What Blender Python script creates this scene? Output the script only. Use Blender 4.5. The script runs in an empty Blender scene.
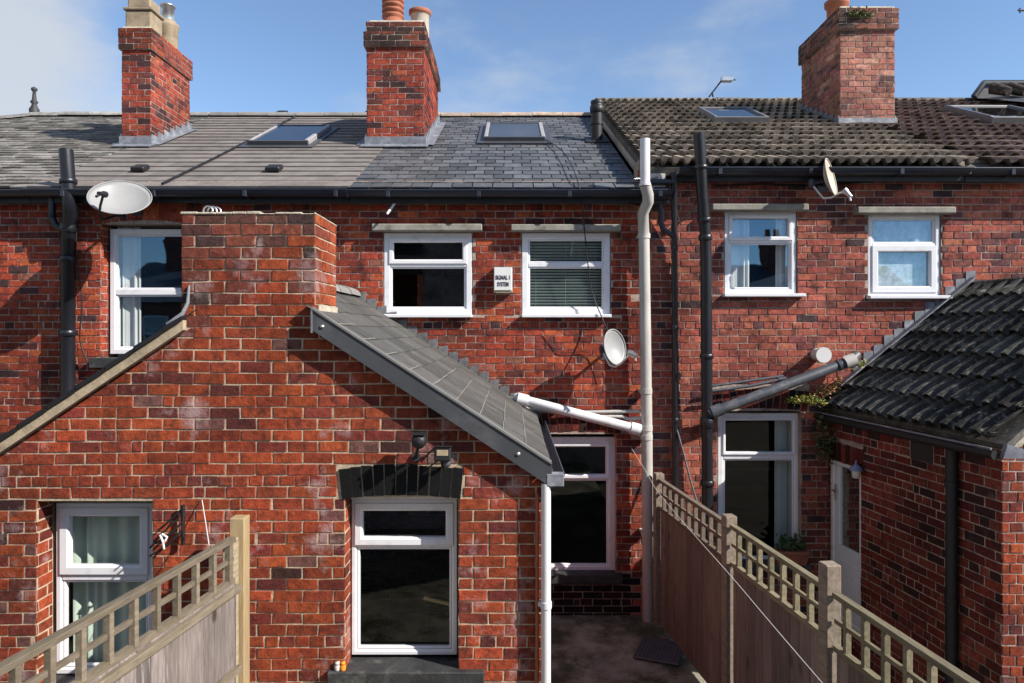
import bpy, math, random
from mathutils import Vector, Matrix
from mathutils import noise as NZ
from mathutils.geometry import tessellate_polygon
R = random.Random(11)
C = bpy.context.scene.collection
sc = bpy.context.scene

# ---------------------------------------------------------------- camera, sky, sun, exposure
cam = bpy.data.cameras.new('camera'); co = bpy.data.objects.new('camera', cam); C.objects.link(co)
co.location = (0, 0, 0); co.rotation_euler = (math.radians(90), 0, 0)
cam.sensor_width = 36; cam.lens = 700/1024*36; cam.shift_y = -11.5/1024
cam.clip_start = .05; cam.clip_end = 2000
sc.camera = co
SUN = Vector((2.02, -1.0, 1.70)).normalized()
sl = bpy.data.lights.new('sun', 'SUN'); so = bpy.data.objects.new('sun', sl); C.objects.link(so)
sl.energy = 5.0; sl.angle = math.radians(.5); sl.color = (1, .94, .85)
so.rotation_euler = SUN.to_track_quat('Z', 'Y').to_euler(); so.location = SUN*40
w = bpy.data.worlds.new('World'); sc.world = w; w.use_nodes = True
nt = w.node_tree; nt.nodes.clear()
def wn(t, **k):
    n = nt.nodes.new(t)
    for a, b in k.items(): setattr(n, a, b)
    return n
sky = wn('ShaderNodeTexSky', sky_type='NISHITA', sun_disc=False, sun_elevation=math.asin(SUN.z),
         sun_rotation=math.atan2(SUN.x, SUN.y), altitude=100, air_density=1.0, dust_density=.05, ozone_density=3.0)
tc = wn('ShaderNodeTexCoord'); mp = wn('ShaderNodeMapping'); mp.inputs['Scale'].default_value = (1, 1, 2.2)
nz = wn('ShaderNodeTexNoise'); nz.inputs['Scale'].default_value = 2.3; nz.inputs['Detail'].default_value = 9; nz.inputs['Roughness'].default_value = .55
sx = wn('ShaderNodeSeparateXYZ')
nt.links.new(tc.outputs['Generated'], mp.inputs[0]); nt.links.new(mp.outputs[0], nz.inputs['Vector'])
nt.links.new(tc.outputs['Generated'], sx.inputs[0])
bank = wn('ShaderNodeMapRange'); bank.inputs[1].default_value = -.38; bank.inputs[2].default_value = -.62   # denser cloud towards the left
bank.inputs[3].default_value = 0; bank.inputs[4].default_value = .46
nt.links.new(sx.outputs[0], bank.inputs[0])
low = wn('ShaderNodeMapRange'); low.inputs[1].default_value = .42; low.inputs[2].default_value = .56; low.inputs[4].default_value = .07
nt.links.new(sx.outputs[0], low.inputs[0])
ad = wn('ShaderNodeMath', operation='ADD'); nt.links.new(nz.outputs[0], ad.inputs[0]); nt.links.new(bank.outputs[0], ad.inputs[1])
ad2 = wn('ShaderNodeMath', operation='ADD'); nt.links.new(ad.outputs[0], ad2.inputs[0]); nt.links.new(low.outputs[0], ad2.inputs[1])
cr = wn('ShaderNodeMapRange', interpolation_type='SMOOTHSTEP'); cr.inputs[1].default_value = .53; cr.inputs[2].default_value = .78; cr.inputs[4].default_value = .85
nt.links.new(ad2.outputs[0], cr.inputs[0])
tint = wn('ShaderNodeMix', data_type='RGBA', blend_type='MULTIPLY'); tint.inputs[0].default_value = 1
tint.inputs[7].default_value = (1.68, 1.68, 1.70, 1); nt.links.new(sky.outputs[0], tint.inputs[6])
cm = wn('ShaderNodeMix', data_type='RGBA'); nt.links.new(cr.outputs[0], cm.inputs[0]); nt.links.new(tint.outputs[2], cm.inputs[6])
cm.inputs[7].default_value = (6.2, 6.5, 6.9, 1)
bg = wn('ShaderNodeBackground'); bg.inputs[1].default_value = .062
ow = wn('ShaderNodeOutputWorld'); nt.links.new(cm.outputs[2], bg.inputs[0]); nt.links.new(bg.outputs[0], ow.inputs[0])
sc.view_settings.view_transform = 'Standard'; sc.view_settings.look = 'None'
sc.view_settings.exposure = 0.8; sc.view_settings.gamma = 1.0

# ---------------------------------------------------------------- helpers
GZ = -2.93                                    # yard level; the camera is at height 0
def PX(px, d): return (px-512)/700*d
def PZ(py, d): return (330-py)/700*d
def P(px, py, d): return Vector((PX(px, d), d, PZ(py, d)))

class MB:
    def __init__(s): s.v=[]; s.f=[]; s.m=[]; s.c=[]; s.sm=[]
    def face(s, pts, m=0, c=(1,1,1), smooth=False):
        n=len(s.v); s.v += [tuple(p) for p in pts]; s.f.append(tuple(range(n, n+len(pts)))); s.m.append(m); s.c.append(c); s.sm.append(smooth)
    def raw(s, vs, fs, m=0, c=(1,1,1), smooth=False):
        n=len(s.v); s.v += [tuple(p) for p in vs]
        for q in fs: s.f.append(tuple(n+i for i in q)); s.m.append(m); s.c.append(c); s.sm.append(smooth)
    def box(s, x0,x1,y0,y1,z0,z1, m=0, c=(1,1,1), bev=0, M=None):
        if x0>x1: x0,x1=x1,x0
        if y0>y1: y0,y1=y1,y0
        if z0>z1: z0,z1=z1,z0
        b=min(bev,(x1-x0)*.45,(y1-y0)*.45,(z1-z0)*.45)
        if b<=0:
            vs=[(x,y,z) for x in (x0,x1) for y in (y0,y1) for z in (z0,z1)]
            fs=[(0,1,3,2),(4,6,7,5),(0,4,5,1),(2,3,7,6),(0,2,6,4),(1,5,7,3)]
        else:
            vs=[];fs=[]
            X=(x0,x1);Y=(y0,y1);Z=(z0,z1); sg=(1,-1)
            for i in (0,1):
                for j in (0,1):
                    for k in (0,1):
                        a,bb,cc=X[i],Y[j],Z[k]; dx,dy,dz=b*sg[i],b*sg[j],b*sg[k]
                        vs += [(a,bb+dy,cc+dz),(a+dx,bb,cc+dz),(a+dx,bb+dy,cc)]
            I=lambda i,j,k,t:((i*2+j)*2+k)*3+t
            for i in (0,1):
                q=[I(i,0,0,0),I(i,1,0,0),I(i,1,1,0),I(i,0,1,0)]; fs.append(q if i else q[::-1])
                q=[I(0,i,0,1),I(0,i,1,1),I(1,i,1,1),I(1,i,0,1)]; fs.append(q if i else q[::-1])
                q=[I(0,0,i,2),I(1,0,i,2),I(1,1,i,2),I(0,1,i,2)]; fs.append(q if i else q[::-1])
                for j in (0,1):
                    fs.append([I(i,j,0,0),I(i,j,1,0),I(i,j,1,1),I(i,j,0,1)] if i!=j else [I(i,j,0,1),I(i,j,1,1),I(i,j,1,0),I(i,j,0,0)])
                    fs.append([I(i,0,j,0),I(i,1,j,0),I(i,1,j,2),I(i,0,j,2)] if i==j else [I(i,0,j,2),I(i,1,j,2),I(i,1,j,0),I(i,0,j,0)])
                    fs.append([I(0,i,j,1),I(1,i,j,1),I(1,i,j,2),I(0,i,j,2)] if i!=j else [I(0,i,j,2),I(1,i,j,2),I(1,i,j,1),I(0,i,j,1)])
                    for k in (0,1):
                        q=[I(i,j,k,0),I(i,j,k,1),I(i,j,k,2)]; fs.append(q)
        if M is not None: vs=[M@Vector(p) for p in vs]
        s.raw(vs,fs,m,c)
    def prism(s, poly, y0, y1, m=0, c=(1,1,1), M=None):       # poly of (x,z)
        n=len(poly); vs=[Vector((x,y0,z)) for x,z in poly]+[Vector((x,y1,z)) for x,z in poly]
        if M is not None: vs=[M@p for p in vs]
        fs=[tuple(range(n)), tuple(range(2*n-1,n-1,-1))]+[(i,(i+1)%n,n+(i+1)%n,n+i)[::-1] for i in range(n)]
        s.raw(vs,fs,m,c)
    def tube(s, pts, r, seg=12, m=0, c=(1,1,1), caps=True):
        pts=[Vector(p) for p in pts]; rs=r if isinstance(r,(list,tuple)) else [r]*len(pts)
        vs=[];fs=[]; ref=None
        for i,p in enumerate(pts):
            if i==0: t=(pts[1]-p)
            elif i==len(pts)-1: t=(p-pts[i-1])
            else: t=((pts[i+1]-p).normalized()+(p-pts[i-1]).normalized())
            t=t.normalized() if t.length>1e-9 else Vector((0,0,1))
            if ref is None:
                ref=Vector((0,1,0)) if abs(t.y)<.9 else Vector((1,0,0))
            a=(ref-t*ref.dot(t)).normalized(); b=t.cross(a); ref=a
            for k in range(seg):
                an=2*math.pi*k/seg; vs.append(p+(a*math.cos(an)+b*math.sin(an))*rs[i])
        for i in range(len(pts)-1):
            for k in range(seg):
                k2=(k+1)%seg; fs.append((i*seg+k,i*seg+k2,(i+1)*seg+k2,(i+1)*seg+k))
        s.raw(vs,fs,m,c,True)
        if caps:
            n=len(vs); s.face([vs[k] for k in range(seg)][::-1],m,c); s.face([vs[n-seg+k] for k in range(seg)],m,c)
    def lathe(s, prof, M, seg=20, m=0, c=(1,1,1)):            # prof of (r,z)
        vs=[];fs=[]
        for r,z in prof:
            for k in range(seg):
                an=2*math.pi*k/seg; vs.append(M@Vector((r*math.cos(an),r*math.sin(an),z)))
        for i in range(len(prof)-1):
            for k in range(seg):
                k2=(k+1)%seg; fs.append((i*seg+k,i*seg+k2,(i+1)*seg+k2,(i+1)*seg+k))
        s.raw(vs,fs,m,c,True)
    def build(s, name, mats, parent=None):
        me=bpy.data.meshes.new(name); me.from_pydata(s.v,[],s.f)
        if not isinstance(mats,(list,tuple)): mats=[mats]
        for mt in mats: me.materials.append(mt)
        me.polygons.foreach_set('material_index', s.m); me.polygons.foreach_set('use_smooth', s.sm)
        at=me.color_attributes.new('Col','FLOAT_COLOR','CORNER'); buf=[]
        for q,c in zip(s.f,s.c): buf += [c[0],c[1],c[2],1.0]*len(q)
        at.data.foreach_set('color', buf); me.update()
        o=bpy.data.objects.new(name,me); C.objects.link(o)
        if parent is not None:
            o.parent=parent
            if parent.parent is None: o.location=-parent.location
            if parent.type=='MESH': o.location=(0,0,0)
        return o

def tag(o,label,cat,group=None,kind=None):
    if label: o['label']=label
    if cat: o['category']=cat
    if group: o['group']=group
    if kind: o['kind']=kind
    return o
def thing(name,loc,label,cat,group=None):
    o=bpy.data.objects.new(name,None); C.objects.link(o); o.location=loc; o.empty_display_size=.1
    return tag(o,label,cat,group)
def single(name,mb,mats,label,cat,group=None):                # a one-mesh thing, its origin moved to its base
    o=mb.build(name,mats); xs=[v.co for v in o.data.vertices]
    b=Vector((sum(p.x for p in xs)/len(xs), sum(p.y for p in xs)/len(xs), min(p.z for p in xs)))
    o.data.transform(Matrix.Translation(-b)); o.location=b
    return tag(o,label,cat,group)

# ---------------------------------------------------------------- materials
def mat(name, base=(.5,.5,.5), rough=.7, var=.25, scale=8, stretch=(1,1,1), attr=False, bump=.2, bscale=None, fine=0,
        spot=None, spot_amt=(.6,.7), spot_scale=5, spec=.4, metal=0, bdist=.01, dirt=None, dirt_scale=1.7, dirt_amt=(.5,.75), zone=0, knots=0):
    m=bpy.data.materials.new(name); m.use_nodes=True; t=m.node_tree; N=t.nodes; L=t.links
    b=N['Principled BSDF']; b.inputs['Roughness'].default_value=rough; b.inputs['Specular IOR Level'].default_value=spec; b.inputs['Metallic'].default_value=metal
    tc=N.new('ShaderNodeTexCoord'); mp=N.new('ShaderNodeMapping'); mp.inputs['Scale'].default_value=stretch; L.new(tc.outputs['Object'],mp.inputs[0])
    n=N.new('ShaderNodeTexNoise'); n.inputs['Scale'].default_value=scale; n.inputs['Detail'].default_value=6; n.inputs['Roughness'].default_value=.6; L.new(mp.outputs[0],n.inputs['Vector'])
    r=N.new('ShaderNodeMapRange'); r.inputs[1].default_value=.3; r.inputs[2].default_value=.7; r.inputs[3].default_value=1-var; r.inputs[4].default_value=1+var; L.new(n.outputs[0],r.inputs[0])
    mul=N.new('ShaderNodeMix'); mul.data_type='RGBA'; mul.blend_type='MULTIPLY'; mul.inputs[0].default_value=1
    mul.inputs[6].default_value=(*base,1)
    if attr:
        at=N.new('ShaderNodeAttribute'); at.attribute_name='Col'
        m0=N.new('ShaderNodeMix'); m0.data_type='RGBA'; m0.blend_type='MULTIPLY'; m0.inputs[0].default_value=1; m0.inputs[6].default_value=(*base,1)
        L.new(at.outputs['Color'],m0.inputs[7]); L.new(m0.outputs[2],mul.inputs[6])
    L.new(r.outputs[0],mul.inputs[7]); col=mul.outputs[2]
    def layer(col, colour, sc_, amt, det=5, ro=.65):
        s=N.new('ShaderNodeTexNoise'); s.inputs['Scale'].default_value=sc_; s.inputs['Detail'].default_value=det; s.inputs['Roughness'].default_value=ro; L.new(mp.outputs[0],s.inputs['Vector'])
        q=N.new('ShaderNodeMapRange'); q.inputs[1].default_value=amt[0]; q.inputs[2].default_value=amt[1]; q.inputs[4].default_value=colour[3] if len(colour)>3 else .8; L.new(s.outputs[0],q.inputs[0])
        x=N.new('ShaderNodeMix'); x.data_type='RGBA'; L.new(q.outputs[0],x.inputs[0]); L.new(col,x.inputs[6]); x.inputs[7].default_value=(*colour[:3],1)
        return x.outputs[2]
    if spot: col=layer(col,spot,spot_scale,spot_amt)
    if dirt: col=layer(col,dirt,dirt_scale,dirt_amt,8,.7)
    if knots:
        km=N.new('ShaderNodeMapping'); km.inputs['Scale'].default_value=(6,6,3.2); L.new(tc.outputs['Object'],km.inputs[0])
        vo=N.new('ShaderNodeTexVoronoi'); vo.inputs['Scale'].default_value=1.0; L.new(km.outputs[0],vo.inputs['Vector'])
        kr=N.new('ShaderNodeMapRange'); kr.interpolation_type='SMOOTHSTEP'; kr.inputs[1].default_value=.20; kr.inputs[2].default_value=.10; kr.inputs[3].default_value=0; kr.inputs[4].default_value=knots; L.new(vo.outputs['Distance'],kr.inputs[0])
        kx=N.new('ShaderNodeMix'); kx.data_type='RGBA'; L.new(kr.outputs[0],kx.inputs[0]); L.new(col,kx.inputs[6]); kx.inputs[7].default_value=(.045,.028,.018,1); col=kx.outputs[2]
    if zone:
        zn=N.new('ShaderNodeTexNoise'); zn.inputs['Scale'].default_value=1.1; zn.inputs['Detail'].default_value=4; L.new(mp.outputs[0],zn.inputs['Vector'])
        zr_=N.new('ShaderNodeMapRange'); zr_.inputs[1].default_value=.32; zr_.inputs[2].default_value=.68; zr_.inputs[3].default_value=1-zone; zr_.inputs[4].default_value=1+zone*.6; L.new(zn.outputs[0],zr_.inputs[0])
        zx=N.new('ShaderNodeMix'); zx.data_type='RGBA'; zx.blend_type='MULTIPLY'; zx.inputs[0].default_value=1; L.new(col,zx.inputs[6]); L.new(zr_.outputs[0],zx.inputs[7]); col=zx.outputs[2]
    L.new(col,b.inputs['Base Color'])
    if bump:
        n2=N.new('ShaderNodeTexNoise'); n2.inputs['Scale'].default_value=bscale or scale*4; n2.inputs['Detail'].default_value=6; n2.inputs['Roughness'].default_value=.7; L.new(mp.outputs[0],n2.inputs['Vector'])
        bp=N.new('ShaderNodeBump'); bp.inputs['Strength'].default_value=bump; bp.inputs['Distance'].default_value=bdist; L.new(n2.outputs[0],bp.inputs['Height']); L.new(bp.outputs[0],b.inputs['Normal'])
    return m
M_brick   = mat('red_brick', (1,1,1), .85, .42, 26, attr=True, bump=.9, bscale=60, bdist=.008, spot=(.44,.33,.33,.62), spot_scale=3.6, spot_amt=(.57,.69), dirt=(.022,.014,.016,.70), dirt_scale=9, dirt_amt=(.53,.69), spec=.2, zone=.38)
M_brickD  = mat('weathered_red_brick', (1,1,1), .85, .42, 28, attr=True, bump=.9, bscale=70, bdist=.008, spot=(.24,.15,.14,.45), spot_scale=5, spot_amt=(.60,.74), dirt=(.018,.012,.014,.8), dirt_scale=6, dirt_amt=(.51,.68), spec=.2, zone=.45)
M_mortar  = mat('pale_mortar', (.46,.36,.26), .95, .30, 30, bump=.8, bscale=120, dirt=(.05,.035,.03,.5), dirt_scale=4, dirt_amt=(.55,.7), spec=.1)
M_mortarD = mat('sooty_mortar', (.36,.285,.245), .95, .4, 30, bump=.8, bscale=120, dirt=(.03,.02,.02,.8), dirt_scale=3, dirt_amt=(.52,.7), spec=.1)
M_plaster = mat('dark_interior', (.022,.020,.020), .9, .2, 3, bump=0)
M_black_p = mat('black_painted_brick', (.009,.009,.010), .75, .3, 20, attr=True, bump=.5, bscale=80, spec=.15, spot=(.05,.045,.04,.4), spot_scale=14, spot_amt=(.66,.74))
M_pvc     = mat('white_upvc', (.66,.66,.69), .35, .03, 4, bump=0, dirt=(.34,.31,.27,.5), dirt_scale=9, dirt_amt=(.54,.75))
M_pvcpipe = mat('white_plastic_pipe', (.62,.61,.63), .45, .05, 5, bump=.05, dirt=(.36,.32,.28,.6), dirt_scale=5, dirt_amt=(.52,.72), stretch=(1,1,.35))
M_greypipe= mat('weathered_grey_white_pipe', (.42,.40,.375), .6, .1, 8, bump=.1, dirt=(.25,.22,.19,.6), dirt_scale=6, dirt_amt=(.48,.7), stretch=(1,1,.35))
M_blackpl = mat('black_pipe_paint', (.009,.010,.014), .36, .3, 9, bump=.12, bscale=40, dirt=(.10,.095,.10,.5), dirt_scale=10, dirt_amt=(.62,.75), spec=.5, stretch=(1,1,.4))
M_darkpipe= mat('dark_grey_pipe', (.055,.060,.072), .5, .2, 9, bump=.1, dirt=(.22,.21,.2,.4), dirt_scale=9, dirt_amt=(.55,.72))
M_gutter  = mat('black_gutter_plastic', (.022,.026,.040), .34, .2, 6, bump=.05, dirt=(.10,.10,.11,.5), dirt_scale=3, dirt_amt=(.55,.75), stretch=(.3,1,1))
M_slate   = mat('blue_grey_slate', (1,1,1), .50, .25, 14, attr=True, bump=.35, bscale=60, dirt=(.20,.20,.20,.45), dirt_scale=2.2, dirt_amt=(.56,.74), spec=.5)
M_stone_s = mat('lichened_stone_slate', (1,1,1), .85, .35, 10, attr=True, bump=.7, bscale=40, spot=(.34,.33,.31,.6), spot_scale=11, spot_amt=(.58,.70), dirt=(.12,.09,.05,.5), dirt_scale=1.5, dirt_amt=(.60,.75))
M_flat    = mat('flat_concrete_tile', (1,1,1), .8, .2, 7, attr=True, bump=.4, bscale=70, dirt=(.19,.14,.12,.4), dirt_scale=2, dirt_amt=(.55,.75))
M_pan     = mat('concrete_pantile', (1,1,1), .95, .35, 12, attr=True, bump=.6, bscale=60, spot=(.30,.27,.21,.6), spot_scale=16, spot_amt=(.60,.70), dirt=(.03,.03,.025,.6), dirt_scale=3, dirt_amt=(.55,.72), spec=.1)
M_panR    = mat('mossy_black_pantile', (1,1,1), .95, .35, 14, attr=True, bump=.8, bscale=50, spot=(.30,.30,.25,.65), spot_scale=16, spot_amt=(.55,.68), dirt=(.02,.022,.014,.7), dirt_scale=5, dirt_amt=(.52,.7), spec=.1)
M_oslate  = mat('grey_fibre_slate', (1,1,1), .65, .16, 10, attr=True, bump=.3, bscale=80, spot=(.30,.24,.15,.4), spot_scale=6, spot_amt=(.62,.74), dirt=(.22,.19,.14,.35), dirt_scale=2.5, dirt_amt=(.55,.74))
M_barge   = mat('dark_grey_bargeboard', (.052,.054,.060), .42, .12, 4, bump=.08, dirt=(.15,.15,.16,.4), dirt_scale=3, dirt_amt=(.55,.75))
M_lead    = mat('lead_flashing', (.15,.16,.185), .55, .3, 12, bump=.35, bscale=30, dirt=(.36,.37,.39,.6), dirt_scale=6, dirt_amt=(.52,.68), spec=.5)
M_stone   = mat('weathered_sandstone', (.24,.225,.195), .85, .25, 10, bump=.5, bscale=60, dirt=(.07,.06,.05,.7), dirt_scale=6, dirt_amt=(.52,.7), spot=(.30,.27,.12,.4))
M_bstone  = mat('black_painted_stone', (.030,.031,.033), .6, .4, 9, bump=.5, bscale=50, dirt=(.13,.125,.11,.6), dirt_scale=6, dirt_amt=(.52,.68))
M_cement  = mat('cement_mortar', (.42,.37,.29), .9, .3, 12, bump=.8, bscale=40, dirt=(.12,.10,.07,.6), dirt_scale=5, dirt_amt=(.52,.7))
M_render  = mat('pale_render', (.48,.45,.42), .85, .2, 6, bump=.4, dirt=(.20,.18,.16,.6), dirt_scale=5, dirt_amt=(.45,.7))
M_vergew  = mat('weathered_verge_timber', (.36,.29,.20), .85, .25, 18, bump=.4, dirt=(.12,.09,.06,.6), dirt_scale=6, dirt_amt=(.52,.7))
M_woodV   = mat('weathered_board', (1,1,1), .8, .38, 5, stretch=(9,9,.9), attr=True, bump=.5, bscale=30, spot=(.46,.44,.42,.55), spot_scale=2.6, spot_amt=(.58,.70), dirt=(.05,.035,.025,.6), dirt_scale=3.3, dirt_amt=(.56,.70), knots=.9)
M_woodB   = mat('brown_fence_board', (1,1,1), .8, .3, 4, stretch=(9,9,.8), attr=True, bump=.5, bscale=30, dirt=(.06,.035,.025,.6), dirt_scale=3, dirt_amt=(.54,.7), knots=.6)
M_woodR   = mat('lichened_fence_rail', (1,1,1), .85, .3, 6, stretch=(8,1,8), attr=True, bump=.5, bscale=30, dirt=(.09,.08,.035,.6), dirt_scale=4, dirt_amt=(.50,.68))
M_woodN   = mat('new_timber_post', (.32,.235,.13), .7, .2, 4, stretch=(9,9,.9), bump=.3, dirt=(.17,.11,.05,.6), dirt_scale=3, dirt_amt=(.52,.7))
M_terra   = mat('terracotta', (.30,.10,.055), .75, .2, 9, bump=.3, dirt=(.10,.05,.04,.6), dirt_scale=6, dirt_amt=(.52,.7))
M_buff    = mat('buff_clay', (.27,.21,.14), .8, .25, 9, bump=.4, dirt=(.12,.09,.06,.6), dirt_scale=6, dirt_amt=(.48,.7))
M_cream   = mat('cream_clay', (.46,.40,.33), .7, .15, 9, bump=.2, dirt=(.3,.22,.16,.5), dirt_scale=6)
M_metal   = mat('galvanised_metal', (.55,.55,.56), .35, .15, 9, bump=.1, metal=.9)
M_dish    = mat('grey_dish_paint', (.27,.268,.265), .45, .05, 5, bump=.03, dirt=(.20,.19,.18,.4), dirt_scale=4, dirt_amt=(.5,.8))
M_dishw   = mat('pale_dish_paint', (.29,.29,.29), .45, .05, 5, bump=.03, dirt=(.45,.43,.4,.4), dirt_scale=5, dirt_amt=(.55,.8))
M_blk     = mat('matt_black', (.012,.012,.014), .5, .2, 10, bump=.1)
M_cable   = mat('black_cable', (.012,.011,.012), .5, .1, 5, bump=0)
M_wcable  = mat('pale_cable', (.55,.53,.50), .6, .1, 5, bump=0)
M_white   = mat('white_plastic', (.62,.62,.61), .4, .04, 6, bump=0)
M_ink     = mat('black_lettering', (.02,.02,.03), .6, .05, 5, bump=0)
M_concrete= mat('mossy_concrete', (.27,.26,.20), .9, .45, 5, bump=.8, bscale=30, bdist=.02, dirt=(.05,.058,.022,.85), dirt_scale=2.6, dirt_amt=(.46,.60), spot=(.30,.27,.2,.5), spot_scale=4, spot_amt=(.60,.72))
M_ground  = mat('ground_earth', (.12,.11,.085), .95, .4, 1.2, bump=.5, dirt=(.05,.06,.02,.7), dirt_scale=.6)
M_curtain = mat('white_net_curtain', (.55,.58,.58), .9, .06, 4, bump=0)
M_curtg   = mat('green_curtain', (.42,.50,.42), .9, .1, 4, bump=0)
M_blind   = mat('grey_green_blind', (.46,.52,.50), .6, .1, 4, bump=0)
M_leaf    = mat('leaf_green', (1,1,1), .6, .3, 20, attr=True, bump=0)
M_frost   = mat('patterned_blind_cloth', (.42,.50,.55), .7, .4, 16, bump=.5, bscale=60, spot=(.22,.34,.18,.55), spot_scale=5, spot_amt=(.5,.62))
M_pine    = mat('bare_pine', (.55,.36,.18), .7, .15, 6, bump=.1)
M_dmat    = mat('grey_slatted_plastic', (.10,.10,.11), .6, .2, 9, bump=.1)
def glass(name, ior=1.75, tintc=(.75,.80,.80), refl=(1,1,1)):
    m=bpy.data.materials.new(name); m.use_nodes=True; t=m.node_tree; t.nodes.clear()
    o=t.nodes.new('ShaderNodeOutputMaterial'); mx=t.nodes.new('ShaderNodeMixShader'); fr=t.nodes.new('ShaderNodeFresnel'); 
    ge=t.nodes.new('ShaderNodeNewGeometry'); im=t.nodes.new('ShaderNodeMix'); im.inputs[2].default_value=ior; im.inputs[3].default_value=1/ior   # same reflectance from either side
    t.links.new(ge.outputs['Backfacing'],im.inputs[0]); t.links.new(im.outputs[0],fr.inputs[0])
    a=t.nodes.new('ShaderNodeBsdfTransparent'); a.inputs[0].default_value=(*tintc,1); g=t.nodes.new('ShaderNodeBsdfGlossy'); g.inputs['Roughness'].default_value=.015; g.inputs[0].default_value=(*refl,1)
    n=t.nodes.new('ShaderNodeTexNoise'); n.inputs['Scale'].default_value=1.6; tc=t.nodes.new('ShaderNodeTexCoord'); t.links.new(tc.outputs['Object'],n.inputs['Vector'])
    b=t.nodes.new('ShaderNodeBump'); b.inputs['Strength'].default_value=.06; b.inputs['Distance'].default_value=.02; t.links.new(n.outputs[0],b.inputs['Height']); t.links.new(b.outputs[0],g.inputs['Normal'])
    t.links.new(fr.outputs[0],mx.inputs[0]); t.links.new(a.outputs[0],mx.inputs[1]); t.links.new(g.outputs[0],mx.inputs[2]); t.links.new(mx.outputs[0],o.inputs[0])
    return m
M_glass=glass('window_glass',2.5,(.97,.98,.98),(.42,.70,1.0))
M_glassC=glass('thin_window_glass',1.5,(.97,.98,.98)); M_glassR=glass('roof_window_glass',6.0,(.5,.55,.6))
M_glassD=glass('clear_window_glass',1.45)

# ---------------------------------------------------------------- brickwork
PAL_EXT=[((.34,.064,.026),6),((.28,.054,.025),6),((.38,.070,.028),2.2),((.22,.042,.030),3.2),((.15,.036,.030),1.6),((.20,.085,.075),.9),((.075,.030,.028),.5)]
PAL_MAIN=[((.38,.066,.032),5),((.32,.055,.030),5),((.44,.098,.040),2.4),((.22,.045,.032),2.6),((.13,.036,.032),1.4),((.075,.034,.036),.8),((.28,.10,.07),1)]
PAL_D=[((.42,.115,.080),5),((.36,.092,.064),4.5),((.46,.145,.092),2),((.24,.072,.062),2.4),((.17,.065,.066),1.4),((.09,.05,.055),.6)]
PAL_CH=[((.34,.060,.034),5),((.28,.052,.034),4),((.38,.085,.044),1.2),((.15,.044,.036),2),((.07,.03,.03),1.5)]
PAL_CHR=[((.46,.19,.14),5),((.40,.15,.115),4),((.50,.24,.18),2),((.28,.12,.10),2.2),((.17,.09,.085),.8)]
PAL_BLK=[((1,1,1),1),((.8,.8,.8),1)]
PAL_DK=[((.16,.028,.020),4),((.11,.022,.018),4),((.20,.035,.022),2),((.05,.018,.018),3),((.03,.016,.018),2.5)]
def pick(pal,u=0,v=0):
    if callable(pal): pal=pal(u,v)
    z=NZ.noise(Vector((u*1.15,v*1.5,3.7)))+.5*NZ.noise(Vector((u*3.1,v*3.6,9.1)))       # dark bricks come in drifts
    f=max(.22,min(2.4,.75+2.6*z)); W=[w*(f if c[0]<.21 else 1) for c,w in pal]
    t=R.random()*sum(W)
    for (c,_),w_ in zip(pal,W):
        t-=w_
        if t<=0: break
    k=R.uniform(.82,1.18)*.76; return (c[0]*k,c[1]*k*R.uniform(.92,1.1),c[2]*k)
def clip(poly, edges):
    for (ax,ay,bx,by) in edges:
        out=[]
        for i in range(len(poly)):
            p,q=poly[i],poly[(i+1)%len(poly)]
            sp=(bx-ax)*(p[1]-ay)-(by-ay)*(p[0]-ax); sq=(bx-ax)*(q[1]-ay)-(by-ay)*(q[0]-ax)
            if sp>=0: out.append(p)
            if (sp>=0)!=(sq>=0):
                t=sp/(sp-sq); out.append((p[0]+(q[0]-p[0])*t,p[1]+(q[1]-p[1])*t))
        poly=out
        if len(poly)<3: return []
    return poly
def area(p): return abs(sum(p[i][0]*p[(i+1)%len(p)][1]-p[(i+1)%len(p)][0]*p[i][1] for i in range(len(p))))/2
def put_brick(mb,O,U,V,N,poly,proud,col,m=1,chip=.0):
    if len(poly)<3 or area(poly)<.0004: return
    cx=sum(p[0] for p in poly)/len(poly); cy=sum(p[1] for p in poly)/len(poly)
    pr=proud*R.uniform(.45,1.2); tu=R.uniform(-.012,.012); tv=R.uniform(-.02,.02)
    def wob(p): return (.0035*NZ.noise(Vector((p[0]*2.1,p[1]*6,1))), .006*NZ.noise(Vector((p[0]*1.1,p[1]*1.7,5)))+.003*NZ.noise(Vector((p[0]*4,p[1]*9,8))))
    J=[(p[0]+wob(p)[0]+R.uniform(-.0028,.0028),p[1]+wob(p)[1]+R.uniform(-.0028,.0028)) for p in poly]
    def at(p,w_): return O+U*p[0]+V*p[1]+N*w_
    def ins(p,k):
        d=math.hypot(p[0]-cx,p[1]-cy) or 1; return (p[0]-(p[0]-cx)/d*k*1.2,p[1]-(p[1]-cy)/d*k*1.2)
    f0=[at(ins(p,.004),pr+(p[0]-cx)*tu+(p[1]-cy)*tv) for p in J]; f1=[at(p,pr-.003) for p in J]; f2=[at(p,-.01) for p in J]
    n=len(poly); vs=f0+f1+f2; fs=[tuple(range(n))]
    for a in (0,n):
        for i in range(n):
            j=(i+1)%n; fs.append((a+i,a+n+i,a+n+j,a+j))
    mb.raw(vs,fs,m,col)
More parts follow.
